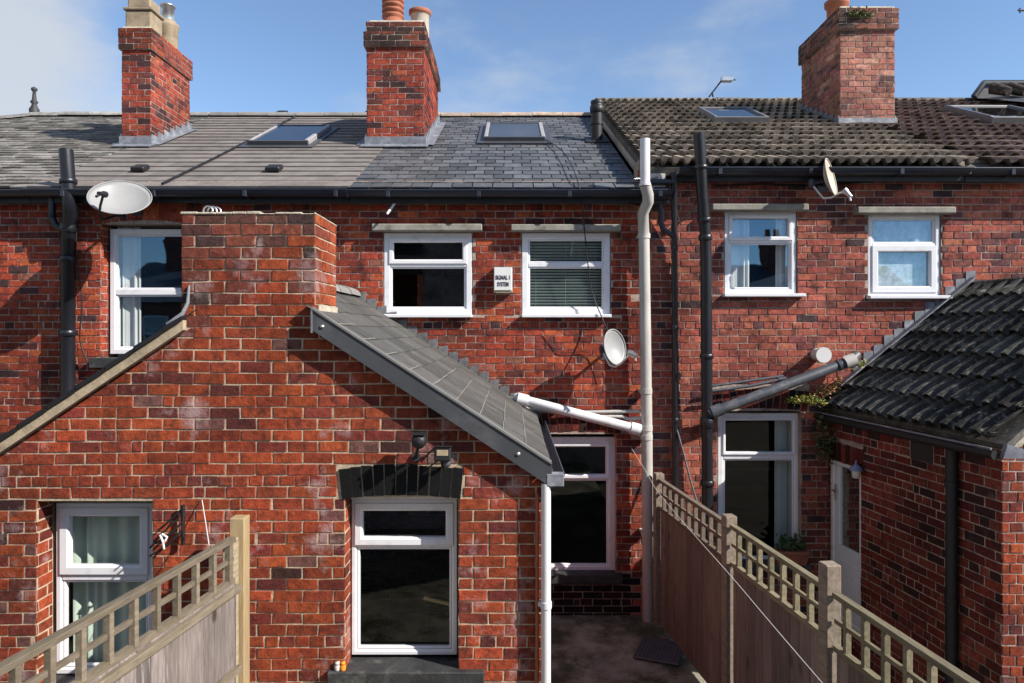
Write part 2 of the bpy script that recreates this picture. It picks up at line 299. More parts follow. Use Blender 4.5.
def bricks(mb,O,U,N,poly,holes=(),pal=PAL_EXT,v0=0,u0=0,proud=.007,hdr=4,m=1,keep=None,ch=.0738,bl=.200):
    """lay a bond of bricks over a convex polygon (u,v) minus rectangular holes"""
    O=Vector(O);U=Vector(U).normalized();N=Vector(N).normalized();V=Vector((0,0,1))
    ar=sum(poly[i][0]*poly[(i+1)%len(poly)][1]-poly[(i+1)%len(poly)][0]*poly[i][1] for i in range(len(poly)))
    if ar<0: poly=poly[::-1]
    edges=[(*poly[i],*poly[(i+1)%len(poly)]) for i in range(len(poly))]
    us=[p[0] for p in poly]; vs=[p[1] for p in poly]
    k0=math.floor((min(vs)-v0)/ch)-1; k1=math.ceil((max(vs)-v0)/ch)+1
    for k in range(k0,k1):
        za=v0+k*ch+.0045; zb=za+ch-.0095
        header=(k%hdr==0) if hdr else False
        L=bl/2 if header else bl
        off=(bl/4 if header else (k%2)*bl/2)+u0
        i0=math.floor((min(us)-off)/L)-1; i1=math.ceil((max(us)-off)/L)+1
        ed=[off+i*L+R.uniform(-.006,.006) for i in range(i0,i1+1)]
        for i in range(len(ed)-1):
            a,b=ed[i]+.005,ed[i+1]-.005
            if R.random()<.04 and not header and b-a>.15:
                mid=a+(b-a)*R.choice((.33,.5,.66)); segs=[(a,mid-.005),(mid+.005,b)]
            else: segs=[(a,b)]
            for (a1,b1) in segs:
                if keep and not keep((a1+b1)/2,(za+zb)/2): continue
                rects=[(a1,b1,za,zb)]
                for (hu0,hu1,hv0,hv1) in holes:
                    nr=[]
                    for (p,q,r_,s_) in rects:
                        if q<=hu0 or p>=hu1 or s_<=hv0 or r_>=hv1: nr.append((p,q,r_,s_)); continue
                        ov=(min(s_,hv1)-max(r_,hv0))/(s_-r_)
                        if ov>.35:
                            if hu0-p>.03: nr.append((p,hu0-.004,r_,s_))
                            if q-hu1>.03: nr.append((hu1+.004,q,r_,s_))
                            if ov<.8 and False: pass
                        else:
                            if s_>hv1: nr.append((p,q,max(r_,hv1+.004),s_))
                            else: nr.append((p,q,r_,min(s_,hv0-.004)))
                    rects=nr
                for (p,q,r_,s_) in rects:
                    pl=clip([(p,r_),(q,r_),(q,s_),(p,s_)],edges)
                    if len(pl)>=3: put_brick(mb,O,U,V,N,pl,proud,pick(pal,(p+q)/2,(r_+s_)/2),m)
def slab(mb,O,U,N,poly,holes,t,mf=0,mb_=2):
    """a wall body of thickness t behind the face, with its openings cut through"""
    O=Vector(O);U=Vector(U).normalized();N=Vector(N).normalized();V=Vector((0,0,1))
    loops=[poly]+[[(a,c),(b,c),(b,d),(a,d)] for a,b,c,d in holes]
    flat=[p for l in loops for p in l]
    tris=tessellate_polygon([[Vector((p[0],p[1],0)) for p in l] for l in loops])
    for t3 in tris:
        q=[flat[i] for i in t3]
        mb.face([O+U*p[0]+V*p[1] for p in q],mf); mb.face([O+U*p[0]+V*p[1]-N*t for p in q][::-1],mb_)
    for l in loops:
        for i in range(len(l)):
            a,b=l[i],l[(i+1)%len(l)]
            mb.face([O+U*a[0]+V*a[1],O+U*b[0]+V*b[1],O+U*b[0]+V*b[1]-N*t,O+U*a[0]+V*a[1]-N*t],mf)
def arch(mb,O,U,N,u0,u1,vb,h,rise,n,pal,m=1,splay=.25,proud=.008):
    """soldier arch of n voussoirs, lower edge at vb at the ends and vb+rise at the crown"""
    O=Vector(O);U=Vector(U).normalized();N=Vector(N).normalized();V=Vector((0,0,1)); uc=(u0+u1)/2; hw=(u1-u0)/2
    f=lambda u: vb+rise*(1-((u-uc)/hw)**2)
    for i in range(n):
        a=u0+(u1-u0)*i/n+.004; b=u0+(u1-u0)*(i+1)/n-.004
        sa=(a-uc)/hw*splay*h; sb=(b-uc)/hw*splay*h
        hh=h*R.uniform(.97,1.02)
        put_brick(mb,O,U,V,N,[(a,f(a)),(b,f(b)),(b+sb,f(b)+hh),(a+sa,f(a)+hh)],proud,pick(pal),m)
X1=(1,0,0); NY=(0,-1,0)
BW=7.2; EW=4.52                          # distance of the back walls and of the shared extension's gable

# ---------------------------------------------------------------- windows
def ring(mb,x0,x1,z0,z1,w_,yf,yb,m=0,ch=.012,T=None):
    o=[(x0,z0),(x1,z0),(x1,z1),(x0,z1)]; i1=[(x0+w_-ch,z0+w_-ch),(x1-w_+ch,z0+w_-ch),(x1-w_+ch,z1-w_+ch),(x0+w_-ch,z1-w_+ch)]
    i2=[(x0+w_,z0+w_),(x1-w_,z0+w_),(x1-w_,z1-w_),(x0+w_,z1-w_)]
    e=.004; o1=[(x0+e,z0+e),(x1-e,z0+e),(x1-e,z1-e),(x0+e,z1-e)]
    rings=[(o,yb),(o,yf+e),(o1,yf),(i1,yf),(i2,yf+ch),(i2,yb)]
    vs=[Vector((x,y,z)) for l,y in rings for x,z in l]
    if T is not None: vs=[T@v for v in vs]
    fs=[]
    for a in range(len(rings)-1):
        for k in range(4):
            k2=(k+1)%4; fs.append((a*4+k,a*4+k2,(a+1)*4+k2,(a+1)*4+k))
    mb.raw(vs,fs,m)
def window(root,x0,x1,z0,z1,y,lights,fw=.055,sash=(),sw=.05,glassm=None,sill=None,label=None,T=None,depth=.07):
    """lights: list of (x0,x1,z0,z1) clear rectangles as fractions; sash: indices of lights that open"""
    mb=MB(); ring(mb,x0,x1,z0,z1,fw,y,y+depth,T=T)
    W=x1-x0-2*fw; H=z1-z0-2*fw; rs=[]
    for (a,b,c,d) in lights: rs.append((x0+fw+W*a,x0+fw+W*b,z0+fw+H*c,z0+fw+H*d))
    for i in range(len(rs)-1):
        zz=rs[i+1][3]; za=rs[i][2]
        mb.box(x0+fw-.002,x1-fw+.002,y+.003,y+depth,zz,za,bev=.004,M=T)
    o=mb.build('window',M_pvc,root)
    if label: o['label']=label
    for i,(a,b,c,d) in enumerate(rs):
        if i in sash:
            s=MB(); ring(s,a-.012,b+.012,c-.012,d+.012,sw,y-.012,y+.04,T=T); s.build('sash',M_pvc,o)
            a+=sw-.012;b-=sw-.012;c+=sw-.012;d-=sw-.012
        else:
            s=MB(); ring(s,a+.0005,b-.0005,c+.0005,d-.0005,.016,y+.012,y+.045,ch=.006,T=T); s.build('glazing_bead',M_pvc,o); a+=.012;b-=.012;c+=.012;d-=.012
        g=MB(); q=[Vector((a,y+.03,c)),Vector((b,y+.03,c)),Vector((b,y+.03,d)),Vector((a,y+.03,d))]
        q2=[p+Vector((0,.006,0)) for p in q]
        if T is not None: q=[T@p for p in q]; q2=[T@p for p in q2]
        g.face(q); g.build('pane',glassm or M_glass,o)
    if sill:
        s=MB(); s.box(*sill[:5],sill[5]+.004,bev=.006,M=T); so_=s.build('sill',sill[6],o)
    return o
TB=[(0,1,.62,1),(0,1,0,.55)]

# ---------------------------------------------------------------- roofs
def tiles(mb,P0,A,S,wid,ln,tw,g,th,cols,stag=True,jit=.003,skip=None,gap=.003,m=0,deck=True,var=.3):
    P0=Vector(P0);A=Vector(A).normalized();S=Vector(S).normalized();N=A.cross(S).normalized()
    if N.z<0: N=-N
    rows=int(math.ceil(ln/g)); 
    for r in range(rows):
        s0=r*g; s1=min(s0+g*1.35,ln); off=(tw/2 if (stag and r%2) else 0)
        u=-off
        rs=R.uniform(-jit,jit)
        while u<wid-.01:
            a=max(u,0)+gap/2; b=min(u+tw,wid)-gap/2; u+=tw
            if b-a<.02: continue
            if skip:
                cpt=P0+A*((a+b)/2)+S*((s0+s1)/2)
                if skip(cpt): continue
            j=R.uniform(-jit,jit)+rs; l=th*R.uniform(1-var*.6,1+var); c=cols()
            l2=l+R.uniform(-var,var)*th
            def q(uu,ss,h): return P0+A*uu+S*ss+N*h
            vs=[q(a,s0+j,l+.002),q(b,s0+j,l2+.002),q(b,s1,.003),q(a,s1,.003),q(a,s0+j,l-th),q(b,s0+j,l2-th)]
            mb.raw(vs,[(0,1,2,3),(4,5,1,0),(4,0,3),(1,5,2)],m,c)
def deckslab(mb,P0,A,S,wid,ln,m=0,t=.08,off=-.012):
    P0=Vector(P0);A=Vector(A).normalized();S=Vector(S).normalized();N=A.cross(S).normalized()
    if N.z<0: N=-N
    q=[P0+A*a+S*s_+N*h for h in (off,off-t) for (a,s_) in ((0,0),(wid,0),(wid,ln),(0,ln))]
    mb.raw(q,[(0,1,2,3),(7,6,5,4),(0,4,5,1),(1,5,6,2),(2,6,7,3),(3,7,4,0)],m,(.12,.11,.10))
def pantiles(mb,P0,A,S,wid,ln,pitch,g,th,amp,cols,skip=None,m=0,tpt=2,stag=False,sub=10):
    """rows of rolled tiles: each row is a wavy sheet with a thick lower nose"""
    P0=Vector(P0);A=Vector(A).normalized();S=Vector(S).normalized();N=A.cross(S).normalized()
    if N.z<0: N=-N
    rows=int(math.ceil(ln/g))
    for r in range(rows):
        s0=r*g; s1=min(s0+g*1.12,ln); nt_=int(wid/(pitch*tpt))+1
        for t in range(nt_):
            ua=t*pitch*tpt-(pitch if stag and r%2 else 0); ub=ua+pitch*tpt
            if ub>wid+pitch: continue
            ctr=P0+A*((ua+ub)/2)+S*((s0+s1)/2)
            if skip and skip(ctr): continue
            c=cols(); j=R.uniform(-.006,.006); l=th*R.uniform(.9,1.15); tilt=R.uniform(-.003,.003)
            n=sub*tpt; vs=[]
            for i in range(n+1):
                f=i/n; u=ua+(ub-ua)*f; ph=(f*tpt)%1.0 if i<n else 0.999
                # roll on one side of each pan
                q_=abs(((ph+.5)%1.0)-.5)*2; h=amp*(1-min(1,max(0,(q_-.50)/.14))**1.0)
                tl=tilt*(f-.5)
                vs += [P0+A*u+S*(s0+j+.055)+N*(l+h+tl-th*1.0-.004), P0+A*u+S*(s0+j)+N*(l+h+tl-.015), P0+A*u+S*(s0+j)+N*(l+h+tl), P0+A*u+S*s1+N*(h+.002)]
            fs=[]
            for i in range(n):
                a=i*4; b=a+4
                fs += [(a,b,b+1,a+1),(a+1,b+1,b+2,a+2),(a+2,b+2,b+3,a+3)]
            mb.raw(vs,fs,m,c,False)
            for k in range(len(fs)):
                if k%3==2: mb.sm[-len(fs)+k]=False
def ridge(mb,p0,p1,r,seglen,cols,m=0,mortar=1):
    p0=Vector(p0);p1=Vector(p1); L=(p1-p0).length; n=max(1,int(L/seglen)); d=(p1-p0)/n
    for i in range(n):
        a=p0+d*i+d*.01; b=p0+d*(i+1)-d*.01; side=d.normalized().cross(Vector((0,0,1))).normalized(); c=cols(); dz=R.uniform(-.006,.006)
        vs=[]
        for p in (a,b):
            for k in range(9):
                an=math.pi*k/8; rr=r*(1.06 if p is a else 1)
                vs.append(p+side*math.cos(an)*rr+Vector((0,0,math.sin(an)*rr*.75-.03+dz)))
        fs=[(k,k+1,k+10,k+9) for k in range(8)]+[tuple(range(9)),tuple(range(17,8,-1))]
        mb.raw(vs,fs,m,c)
def gray(a,b,tint=(1,1,1)):
    def f():
        k=R.uniform(a,b); return (k*tint[0],k*tint[1],k*tint[2])
    return f
def stepflash(mb,pts_fn,x0,x1,dx,y,h,proud=.014,m=0):
    x=x0
    while (x<x1-1e-6) if dx>0 else (x>x1+1e-6):
        xa,xb=x,x+dx; z0a=pts_fn(xa); z0b=pts_fn(xb); zt=max(z0a,z0b)+h*R.uniform(.8,1.1); 
        lo=[(min(xa,xb)+.004,(z0a if xa<xb else z0b)-.02),(max(xa,xb)-.004,(z0b if xa<xb else z0a)-.02),(max(xa,xb)-.004,zt),(min(xa,xb)+.004,zt-.01)]
        mb.prism(lo,y-proud-R.uniform(0,.006),y+.01,m)
        x+=dx

# ================================================================ THE SETTING
g=MB(); g.face([(-300,-300,GZ-.32),(300,-300,GZ-.32),(300,600,GZ-.32),(-300,600,GZ-.32)]); go=g.build('ground',M_ground); go['kind']='structure'
g=MB(); g.box(-14,1.62,-.9,BW,GZ-.318,GZ,bev=.01); go=g.build('yard',M_concrete); go['kind']='structure'

# ================================================================ HOUSES
GRP='brick terraced houses in one row'
hA=thing('terraced_house',(-8.2,7.2,GZ),'brick house at far left with pale lichened slates, hipped roof end and finial','house',GRP)
hB=thing('terraced_house',(-3.3,7.2,GZ),'brick house with flat grey tiled roof and left half of the shared gabled extension','house',GRP)
hC=thing('terraced_house',(-.2,7.2,GZ),'brick house with blue grey slate roof and right half of the gabled extension','house',GRP)
hD=thing('terraced_house',(3.0,7.2,GZ),'brick house under the raised pantile roof, with black pantiled side extension and door','house',GRP)
hE=thing('terraced_house',(6.5,7.2,GZ),'pinkish brick house at far right with brown scalloped roof tiles beyond the large chimney','house',GRP)
XB=[-12.5,-4.85,-1.63,1.30,4.75,12.5]
EY=7.0; SL=.47
ZC=-1.87+SL*EY; ZD=-1.6535+SL*EY                                        # eave heights
RY=11.3
SV=Vector((0,1,SL)).normalized(); LN=(RY-EY)*math.sqrt(1+SL*SL)
def z_c(y): return -1.87+SL*y
def z_d(y): return -1.6535+SL*y

# openings in the long back wall: (x0,x1,z0,z1)
def op(px0,px1,py0,py1,d=BW): return (PX(px0,d),PX(px1,d),PZ(py1,d),PZ(py0,d))
O1=op(101,193,224,358); O2=op(383.5,472.5,230,317.5); O3=op(521.5,610.5,230,317.5)
O4=op(724,797,210,296); O5=op(868,941,213,298); O6=op(536,616,434,573); O7=op(717,801,411,562)
arch_hole={'B':[op(93,201,203,224)],'C':[op(528,624,410,434)],'D':[op(709,809,388,411)]}
topC=z_c(BW)+.02; topD=z_d(BW)+.02
walls=[('A',hA,XB[0],XB[1],topC,[],PAL_MAIN,[]),('B',hB,XB[1],XB[2],topC,[O1],PAL_MAIN,arch_hole['B']),
       ('C',hC,XB[2],XB[3],topC,[O2,O3,O6],PAL_MAIN,arch_hole['C']),('D',hD,XB[3],XB[4],topD,[O4,O5,O7] ,PAL_D,arch_hole['D']),('E',hE,XB[4],XB[5],topD,[],PAL_D,[])]
# the window by the next house straddles nothing: O5 ends left of the party line
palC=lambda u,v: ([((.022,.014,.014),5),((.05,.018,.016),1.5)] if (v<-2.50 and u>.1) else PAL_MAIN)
for nm,root,xa,xb,top,hol,pal,ah in walls:
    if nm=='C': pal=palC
    mb=MB(); slab(mb,(0,BW,0),X1,NY,[(xa,GZ-.3),(xb,GZ-.3),(xb,top),(xa,top)],hol,.26)
    lo=XB[0]; hi=XB[-1]
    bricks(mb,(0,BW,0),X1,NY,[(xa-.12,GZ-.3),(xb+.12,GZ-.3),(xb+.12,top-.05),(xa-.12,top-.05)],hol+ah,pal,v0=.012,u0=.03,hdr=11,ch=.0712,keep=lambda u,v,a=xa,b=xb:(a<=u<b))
    if nm=='B':
        arch(mb,(0,BW,0),X1,NY,O1[0]-.06,O1[1]+.06,O1[3]-.01,.215,.05,13,PAL_MAIN)
        bricks(mb,(O1[0],BW,0),(0,1,0),(1,0,0),[(0,O1[2]),(.14,O1[2]),(.14,O1[3]),(0,O1[3])],(),PAL_MAIN,v0=.012)
    if nm=='C': arch(mb,(0,BW,0),X1,NY,O6[0]-.06,O6[1]+.05,O6[3],.20,.03,13,PAL_DK)
    if nm=='D': arch(mb,(0,BW,0),X1,NY,O7[0]-.06,O7[1]+.06,O7[3],.20,.03,14,PAL_DK)
    if nm in 'BC': mt=[M_mortarD,M_brickD,M_plaster]
    else: mt=[M_mortarD,M_brickD,M_plaster]
    mb.build('wall',mt,root)
    b=MB()   # rear wall and first floor
    b.box(xa,xb,16.4,16.6,GZ-.3,top); b.build('street_wall',M_plaster,root)
    b=MB(); b.box(xa+.01,xb-.01,BW+.27,16.39,-.62,-.5); b.build('floor',M_plaster,root)
for root,x in ((hA,XB[0]),(hE,XB[-1])):
    b=MB(); b.prism([(0,0),(1,0),(1,1),(0,1)],0,0.001); 
    b=MB()
    b.raw([(x,BW,GZ-.3),(x,16.6,GZ-.3),(x,16.6,topC),(x,RY,z_c(RY)),(x,BW,topC)],[(0,1,2,3,4)]); b.build('end_wall',M_brickD,root)
for root,xa,xb in ((hA,XB[0],XB[1]),(hB,XB[1],XB[2]),(hC,XB[2],XB[3]),(hD,XB[3],XB[4]),(hE,XB[4],XB[5])): pass
pw=MB(); pw.box(-.02-1.63,.02-1.63,BW+.27,16.3,GZ,topC); pw.build('party_wall',M_plaster,hC)
pw=MB(); pw.box(1.28,1.32,BW+.27,16.3,GZ,topC); pw.build('party_wall',M_plaster,hD)

# --- main roof slopes
def street_slope(root,xa,xb,zf,m):
    b=MB(); b.raw([(xa,RY,zf(RY)),(xb,RY,zf(RY)),(xb,16.7,zf(RY)-SL*4.9),(xa,16.7,zf(RY)-SL*4.9)],[(0,1,2,3)],c=(.1,.1,.1)); b.build('street_roof',m,root)
mb=MB(); xa,xb=XB[0],XB[1]
skipA=lambda p: p.x < -7.73-(RY-p.y)*1.0
tiles(mb,(xa,EY,ZC),X1,SV,xb-xa,LN,.22,.145,.016,gray(.07,.22,(1.04,.97,.88)),skip=skipA,jit=.010)
for a in range(1):
    hz=[(-12.03,EY,ZC-.015),(xb,EY,ZC-.015),(xb,RY,z_c(RY)-.015),(-7.73,RY,z_c(RY)-.015)]; mb.raw(hz,[(0,1,2,3)],0,(.1,.1,.09))
    mb.raw([(-7.73,RY,z_c(RY)-.02),(-12.03,EY,ZC-.02),(-12.03,16.6,ZC-.02)],[(0,1,2)],0,(.12,.11,.1))
ridge(mb,(-7.73,RY,z_c(RY)+.03),(-4.87,RY,z_c(RY)+.03),.10,.45,gray(.20,.34,(1,.96,.9)))
ridge(mb,(-7.73,RY,z_c(RY)+.03),(-12.8,EY+.07,ZC+.05),.08,.45,gray(.12,.2,(1,.96,.9)))
rA=mb.build('roof',M_stone_s,hA)
f=MB(); f.lathe([(.07,0),(.075,.06),(.05,.10),(.035,.14),(.06,.18),(.035,.21),(.022,.34),(.045,.37),(.045,.40),(.0,.43)],Matrix.Translation((PX(33,RY)+.02,RY,z_c(RY)+.06)),12); f.build('finial',M_bstone,hA)
mb=MB(); xa,xb=XB[1],XB[2]
tiles(mb,(xa,EY,ZC),X1,SV,xb-xa,LN,.33,.235,.019,gray(.118,.158,(1.12,1.0,.92)),jit=.001,gap=.0006,var=.06)
deckslab(mb,(xa,EY,ZC),X1,SV,xb-xa,LN)
ridge(mb,(xa,RY,z_c(RY)+.02),(xb,RY,z_c(RY)+.02),.10,.45,gray(.14,.22,(1,.95,.9)))
mb.build('roof',M_flat,hB)
def on_c(x,y,h=0):
    n=Vector((0,-SL,1)).normalized(); return Vector((x,y,z_c(y)))+n*h
def on_d(x,y,h=0):
    n=Vector((0,-SL,1)).normalized(); return Vector((x,y,z_d(y)))+n*h
s=MB(); s.tube([on_c(-3.50,EY+.02,.04),on_c(-3.47,8.2,.036),on_c(-3.46,9.5,.036),on_c(-3.44,RY-.1,.036)],.012,6); s.build('roof_seam',M_blk,hB)
for (px,py,wd) in ((140,173,.15),(274,173,.16),(282,116,.16),(370,116,.16)):
    # little tile vents: solve the distance on the slope
    k=(330-py)/700; d=1.87/(SL-k); x=PX(px,d); v=MB(); A=on_c(x,d,.02)
    T=Matrix.Translation(A)@Matrix.Rotation(math.atan(SL),4,'X')
    v.box(-wd/2,wd/2,-.05,.10,0,.055,bev=.012,M=T); v.build('tile_vent',M_blk,hB)
mb=MB(); xa,xb=XB[2],XB[3]
tiles(mb,(xa,EY,ZC),X1,SV,xb-xa,LN,.205,.19,.010,gray(.052,.115,(.96,1.0,1.06)),jit=.005,gap=.012)
deckslab(mb,(xa,EY,ZC),X1,SV,xb-xa,LN)
mb.build('roof',M_slate,hC)
mb=MB(); ridge(mb,(xa,RY,z_c(RY)+.02),(xb,RY,z_c(RY)+.02),.10,.45,gray(.9,1.3,(.34,.26,.2))); mb.build('ridge_tiles',mat('ridge_clay',(1,1,1),.85,.3,9,attr=True,bump=.5,dirt=(.1,.1,.1,.6)),hC)
XG=.93+.0
XG=1.34
mb=MB(); pantiles(mb,(XG,EY,ZD),X1,SV,XB[4]-XG,LN,.118,.31,.050,.044,gray(.12,.27,(1.20,1.02,.84)))
deckslab(mb,(XG,EY,ZD),X1,SV,XB[4]-XG,LN)
ridge(mb,(XG,RY,z_d(RY)+.04),(XB[4],RY,z_d(RY)+.04),.10,.45,gray(.12,.2,(1,.95,.85)))
mb.build('roof',M_pan,hD)
mb=MB(); pantiles(mb,(XB[4]+.02,EY,ZD),X1,SV,XB[5]-XB[4],LN,.150,.31,.052,.036,gray(.10,.19,(1.25,.95,.84)),stag=True)
deckslab(mb,(XB[4],EY,ZD),X1,SV,XB[5]-XB[4],LN)
ridge(mb,(XB[4],RY,z_d(RY)+.04),(XB[5],RY,z_d(RY)+.04),.10,.45,gray(.10,.16,(1,.92,.85)))
mb.build('roof',M_pan,hE)
for root,xa,xb,zf,m in ((hA,-12.03,XB[1],z_c,M_stone_s),(hB,XB[1],XB[2],z_c,M_flat),(hC,XB[2],XB[3],z_c,M_slate),(hD,XG,XB[4],z_d,M_pan),(hE,XB[4],XB[5],z_d,M_pan)):
    street_slope(root,xa,xb,zf,m)
# rendered cheek under the raised verge
b=MB(); b.raw([(XG+.045,EY+.03,ZC-.05),(XG+.045,RY,z_c(RY)-.05),(XG+.045,RY,z_d(RY)-.02),(XG+.045,EY+.03,ZD-.015),
               (XG+.20,EY+.03,ZC-.05),(XG+.20,RY,z_c(RY)-.05),(XG+.20,RY,z_d(RY)-.02),(XG+.20,EY+.03,ZD-.015)],[(0,3,2,1),(4,5,6,7),(0,4,7,3),(1,2,6,5),(3,7,6,2)])
b.build('verge_upstand',M_render,hD)
# end of the row beyond the right-hand ridge: a slated dormer
dm=MB(); d0=11.0
zt=PZ(82,d0); zb=PZ(101,d0)-.3; xl=PX(972,d0)
def dz(px,py,d): return P(px,py,d)
roofpts=[P(983,82,11.0),P(1100,84,11.0),P(1100,100,10.2),P(1012,100,10.3),P(974,98,11.0)]
dm.tube([P(974,97,10.9),P(984,83,10.9),P(1100,83,10.9)],.05,6,m=1)
dm.face([P(984,84,10.9),P(1100,84,10.9),P(1100,108,9.9),P(1024,102,10.2),P(976,98,10.9)],0,(.5,.5,.5))
dm.face([P(984,84,10.9),P(974,97,10.9),P(974,100,11.7),P(984,84,11.7)],0,(.1,.1,.1))
dm.face([P(984,84,10.9),P(984,84,11.7),P(1100,84,11.7),P(1100,84,10.9)],0,(.1,.1,.1))
for i in range(7):
    a=993+i*17
    dm.tube([P(a,88,10.72),P(a+16,92,10.5)],[.10,.07],6,m=2,c=(.05,.04,.035))
dm.build('dormer',[M_darkpipe,M_barge,M_panR],hE)

# gutters, fascias
def gutter(root,xa,xb,y,z,m=M_gutter,r=.058,lab=None):
    mb=MB(); n=10; prof=[]
    for k in range(n+1):
        an=math.pi+math.pi*k/n; prof.append((math.cos(an)*r,math.sin(an)*r))
    prof2=[(a*.88,b*.88) for a,b in prof][::-1]; pr=prof+prof2
    vs=[(x,y+a,z+b) for x in (xa,xb) for a,b in pr]; N_=len(pr)
    mb.raw(vs,[(i,(i+1)%N_,N_+(i+1)%N_,N_+i) for i in range(N_)],0,(1,1,1),False)
    mb.tube([(xa,y-r,z),(xb,y-r,z)],.009,6)
    x=xa+.4
    while x<xb: mb.box(x-.02,x+.02,y-r-.006,y+r,z-r-.008,z-.005,bev=.004); x+=.9
    o=mb.build('gutter',m,root)
    f=MB(); f.box(xa,xb,y+r+.005,y+r+.03,z-.11,z+.03); f.build('fascia',M_blk,root)
    return o
gutter(hA,-12.8,XB[1]+.0,6.98,ZC-.035); gutter(hB,XB[1]+.004,XB[2]-.01,6.98,ZC-.03,r=.062)
gutter(hC,XB[2],XG+.25,6.98,ZC-.035)
gutter(hD,XG+.32,XB[4]-.2,6.98,ZD-.03); gutter(hE,XB[4]-.19,XB[5],6.98,ZD-.035,M_gutter)
# soffit strips close the gap between wall head and fascia
for root,xa,xb,z in ((hA,XB[0],XB[1],ZC),(hB,XB[1],XB[2],ZC),(hC,XB[2],XB[3],ZC),(hD,XB[3],XB[4],ZD),(hE,XB[4],XB[5],ZD)):
    b=MB(); b.box(xa,xb,7.07,BW+.05,z-.10,z-.07); b.build('soffit',M_blk,root)

# --- chimneys
def chimney(root,x0,x1,y0,y1,z0,z1,corb,pal,zf,brk=M_brickD,mort=M_mortarD,top=M_cement,label=None,cpal=None):
    mb=MB(); mb.box(x0,x1,y0,y1,z0,z1,m=0)
    def face4(a0,a1,b0,b1,c0,c1,pr=.006,pl=None):
        pl=pl or pal
        W=a1-a0; D=b1-b0
        bricks(mb,(a0,b0,0),(1,0,0),(0,-1,0),[(0,c0),(W,c0),(W,c1),(0,c1)],(),pl,v0=c0,u0=0,hdr=0,proud=pr)
        bricks(mb,(a1,b0,0),(0,1,0),(1,0,0),[(0,c0),(D,c0),(D,c1),(0,c1)],(),pl,v0=c0,u0=.1125,hdr=0,proud=pr)
        bricks(mb,(a0,b1,0),(0,-1,0),(-1,0,0),[(0,c0),(D,c0),(D,c1),(0,c1)],(),pl,v0=c0,u0=.1125,hdr=0,proud=pr)
        bricks(mb,(a1,b1,0),(-1,0,0),(0,1,0),[(0,c0),(W,c0),(W,c1),(0,c1)],(),pl,v0=c0,u0=0,hdr=0,proud=pr)
    zc=[z0]+[c for c,_ in corb]+[z1]
    face4(x0,x1,y0,y1,z0,zc[1] if corb else z1)
    for i,(zz,e) in enumerate(corb):
        zt=corb[i+1][0] if i+1<len(corb) else z1
        mb.box(x0-e,x1+e,y0-e,y1+e,zz,zt,m=0); face4(x0-e,x1+e,y0-e,y1+e,zz,zt,pl=cpal or pal)
    e=corb[-1][1] if corb else 0
    mb.box(x0-e+.02,x1+e-.02,y0-e+.02,y1+e-.02,z1-.01,z1+.035,m=2,bev=.02)
    o=mb.build('chimney',[mort,brk,top],root)
    if label: o['label']=label
    # lead apron and stepped soakers
    f=MB()
    if zf:
        f.box(x0-.03,x1+.03,y0-.022,y0-.006,zf(y0)-.02,zf(y0)+.13,bev=.004)
        T=Matrix.Translation((0,y0,zf(y0)+.03))@Matrix.Rotation(math.atan(SL),4,'X')
        f.box(x0-.06,x1+.06,-.16,.02,0,.012,M=T)
        y=y0
        while y<y1-.05:
            for xx,sg in ((x0,-1),(x1,1)):
                f.box(xx+sg*.008,xx+sg*.02,y,y+.16,zf(y)-.02,zf(y+.16)+.09)
            y+=.16
        for xx,sg in ((x0,-1),(x1,1)):
            f.raw([(xx,y0-.02,zf(y0-.02)+.035),(xx+sg*.13,y0-.02,zf(y0-.02)+.035),(xx+sg*.13,y1,zf(y1)+.035),(xx,y1,zf(y1)+.035)],[(0,1,2,3)])
        f.build('chimney_flashing',M_lead,root)
    return o
c1=chimney(hB,PX(122,8.97),PX(150.5,8.97),8.97,10.05,1.9,PZ(29,8.97),[(PZ(50,8.97),.03)],PAL_CH,z_c,cpal=[((.22,.05,.035),3),((.30,.06,.03),3),((.08,.035,.03),1)],label='tall narrow brick chimney stack with buff clay pots')
pt=MB(); cx,cy,cz=PX(143,9.15)+.01,9.15,PZ(29,8.97)+.02
q=.165
pt.box(cx-.17,cx+.17,cy-.14,cy+.16,cz,cz+.24,bev=.02); pt.box(cx-.19,cx+.19,cy-.16,cy+.18,cz+.24,cz+.28,bev=.01); pt.box(cx-.15,cx+.15,cy-.12,cy+.14,cz+.28,cz+.42,bev=.02)
pt.build('chimney_pot',M_buff,c1)
pt=MB(); T=Matrix.Translation((PX(166,9.7),9.75,cz-.0)); pt.lathe([(.13,0),(.135,.30),(.15,.33),(.15,.37),(.11,.40),(.11,.42)],T,20); pt.build('chimney_pot',M_buff,c1)
pt=MB(); pt.lathe([(.085,.40),(.085,.62),(.10,.62),(.10,.64),(0,.66)],T,16); pt.build('cowl',M_metal,c1)
c2=chimney(hC,PX(367,8.96),PX(424,8.96),8.96,10.62,2.0,PZ(22,8.96),[(PZ(47,8.96),.035),(PZ(32.5,8.96),.008)],PAL_CH,z_c,label='broad brick chimney stack with terracotta louvred pot',cpal=[((.07,.04,.035),4),((.16,.05,.035),3),((.26,.07,.04),1.5)])
cz=PZ(22,8.96)+.02
pt=MB(); T=Matrix.Translation((PX(393,9.2),9.2,cz)); pr=[(.15,0),(.155,.05),(.13,.09)]
for k in range(5): pr += [(.125,.12+k*.07),(.145,.135+k*.07),(.145,.16+k*.07),(.11,.17+k*.07)]
pt.lathe(pr,T,20); pt.build('chimney_pot',M_terra,c2)['label']='louvred terracotta pot'
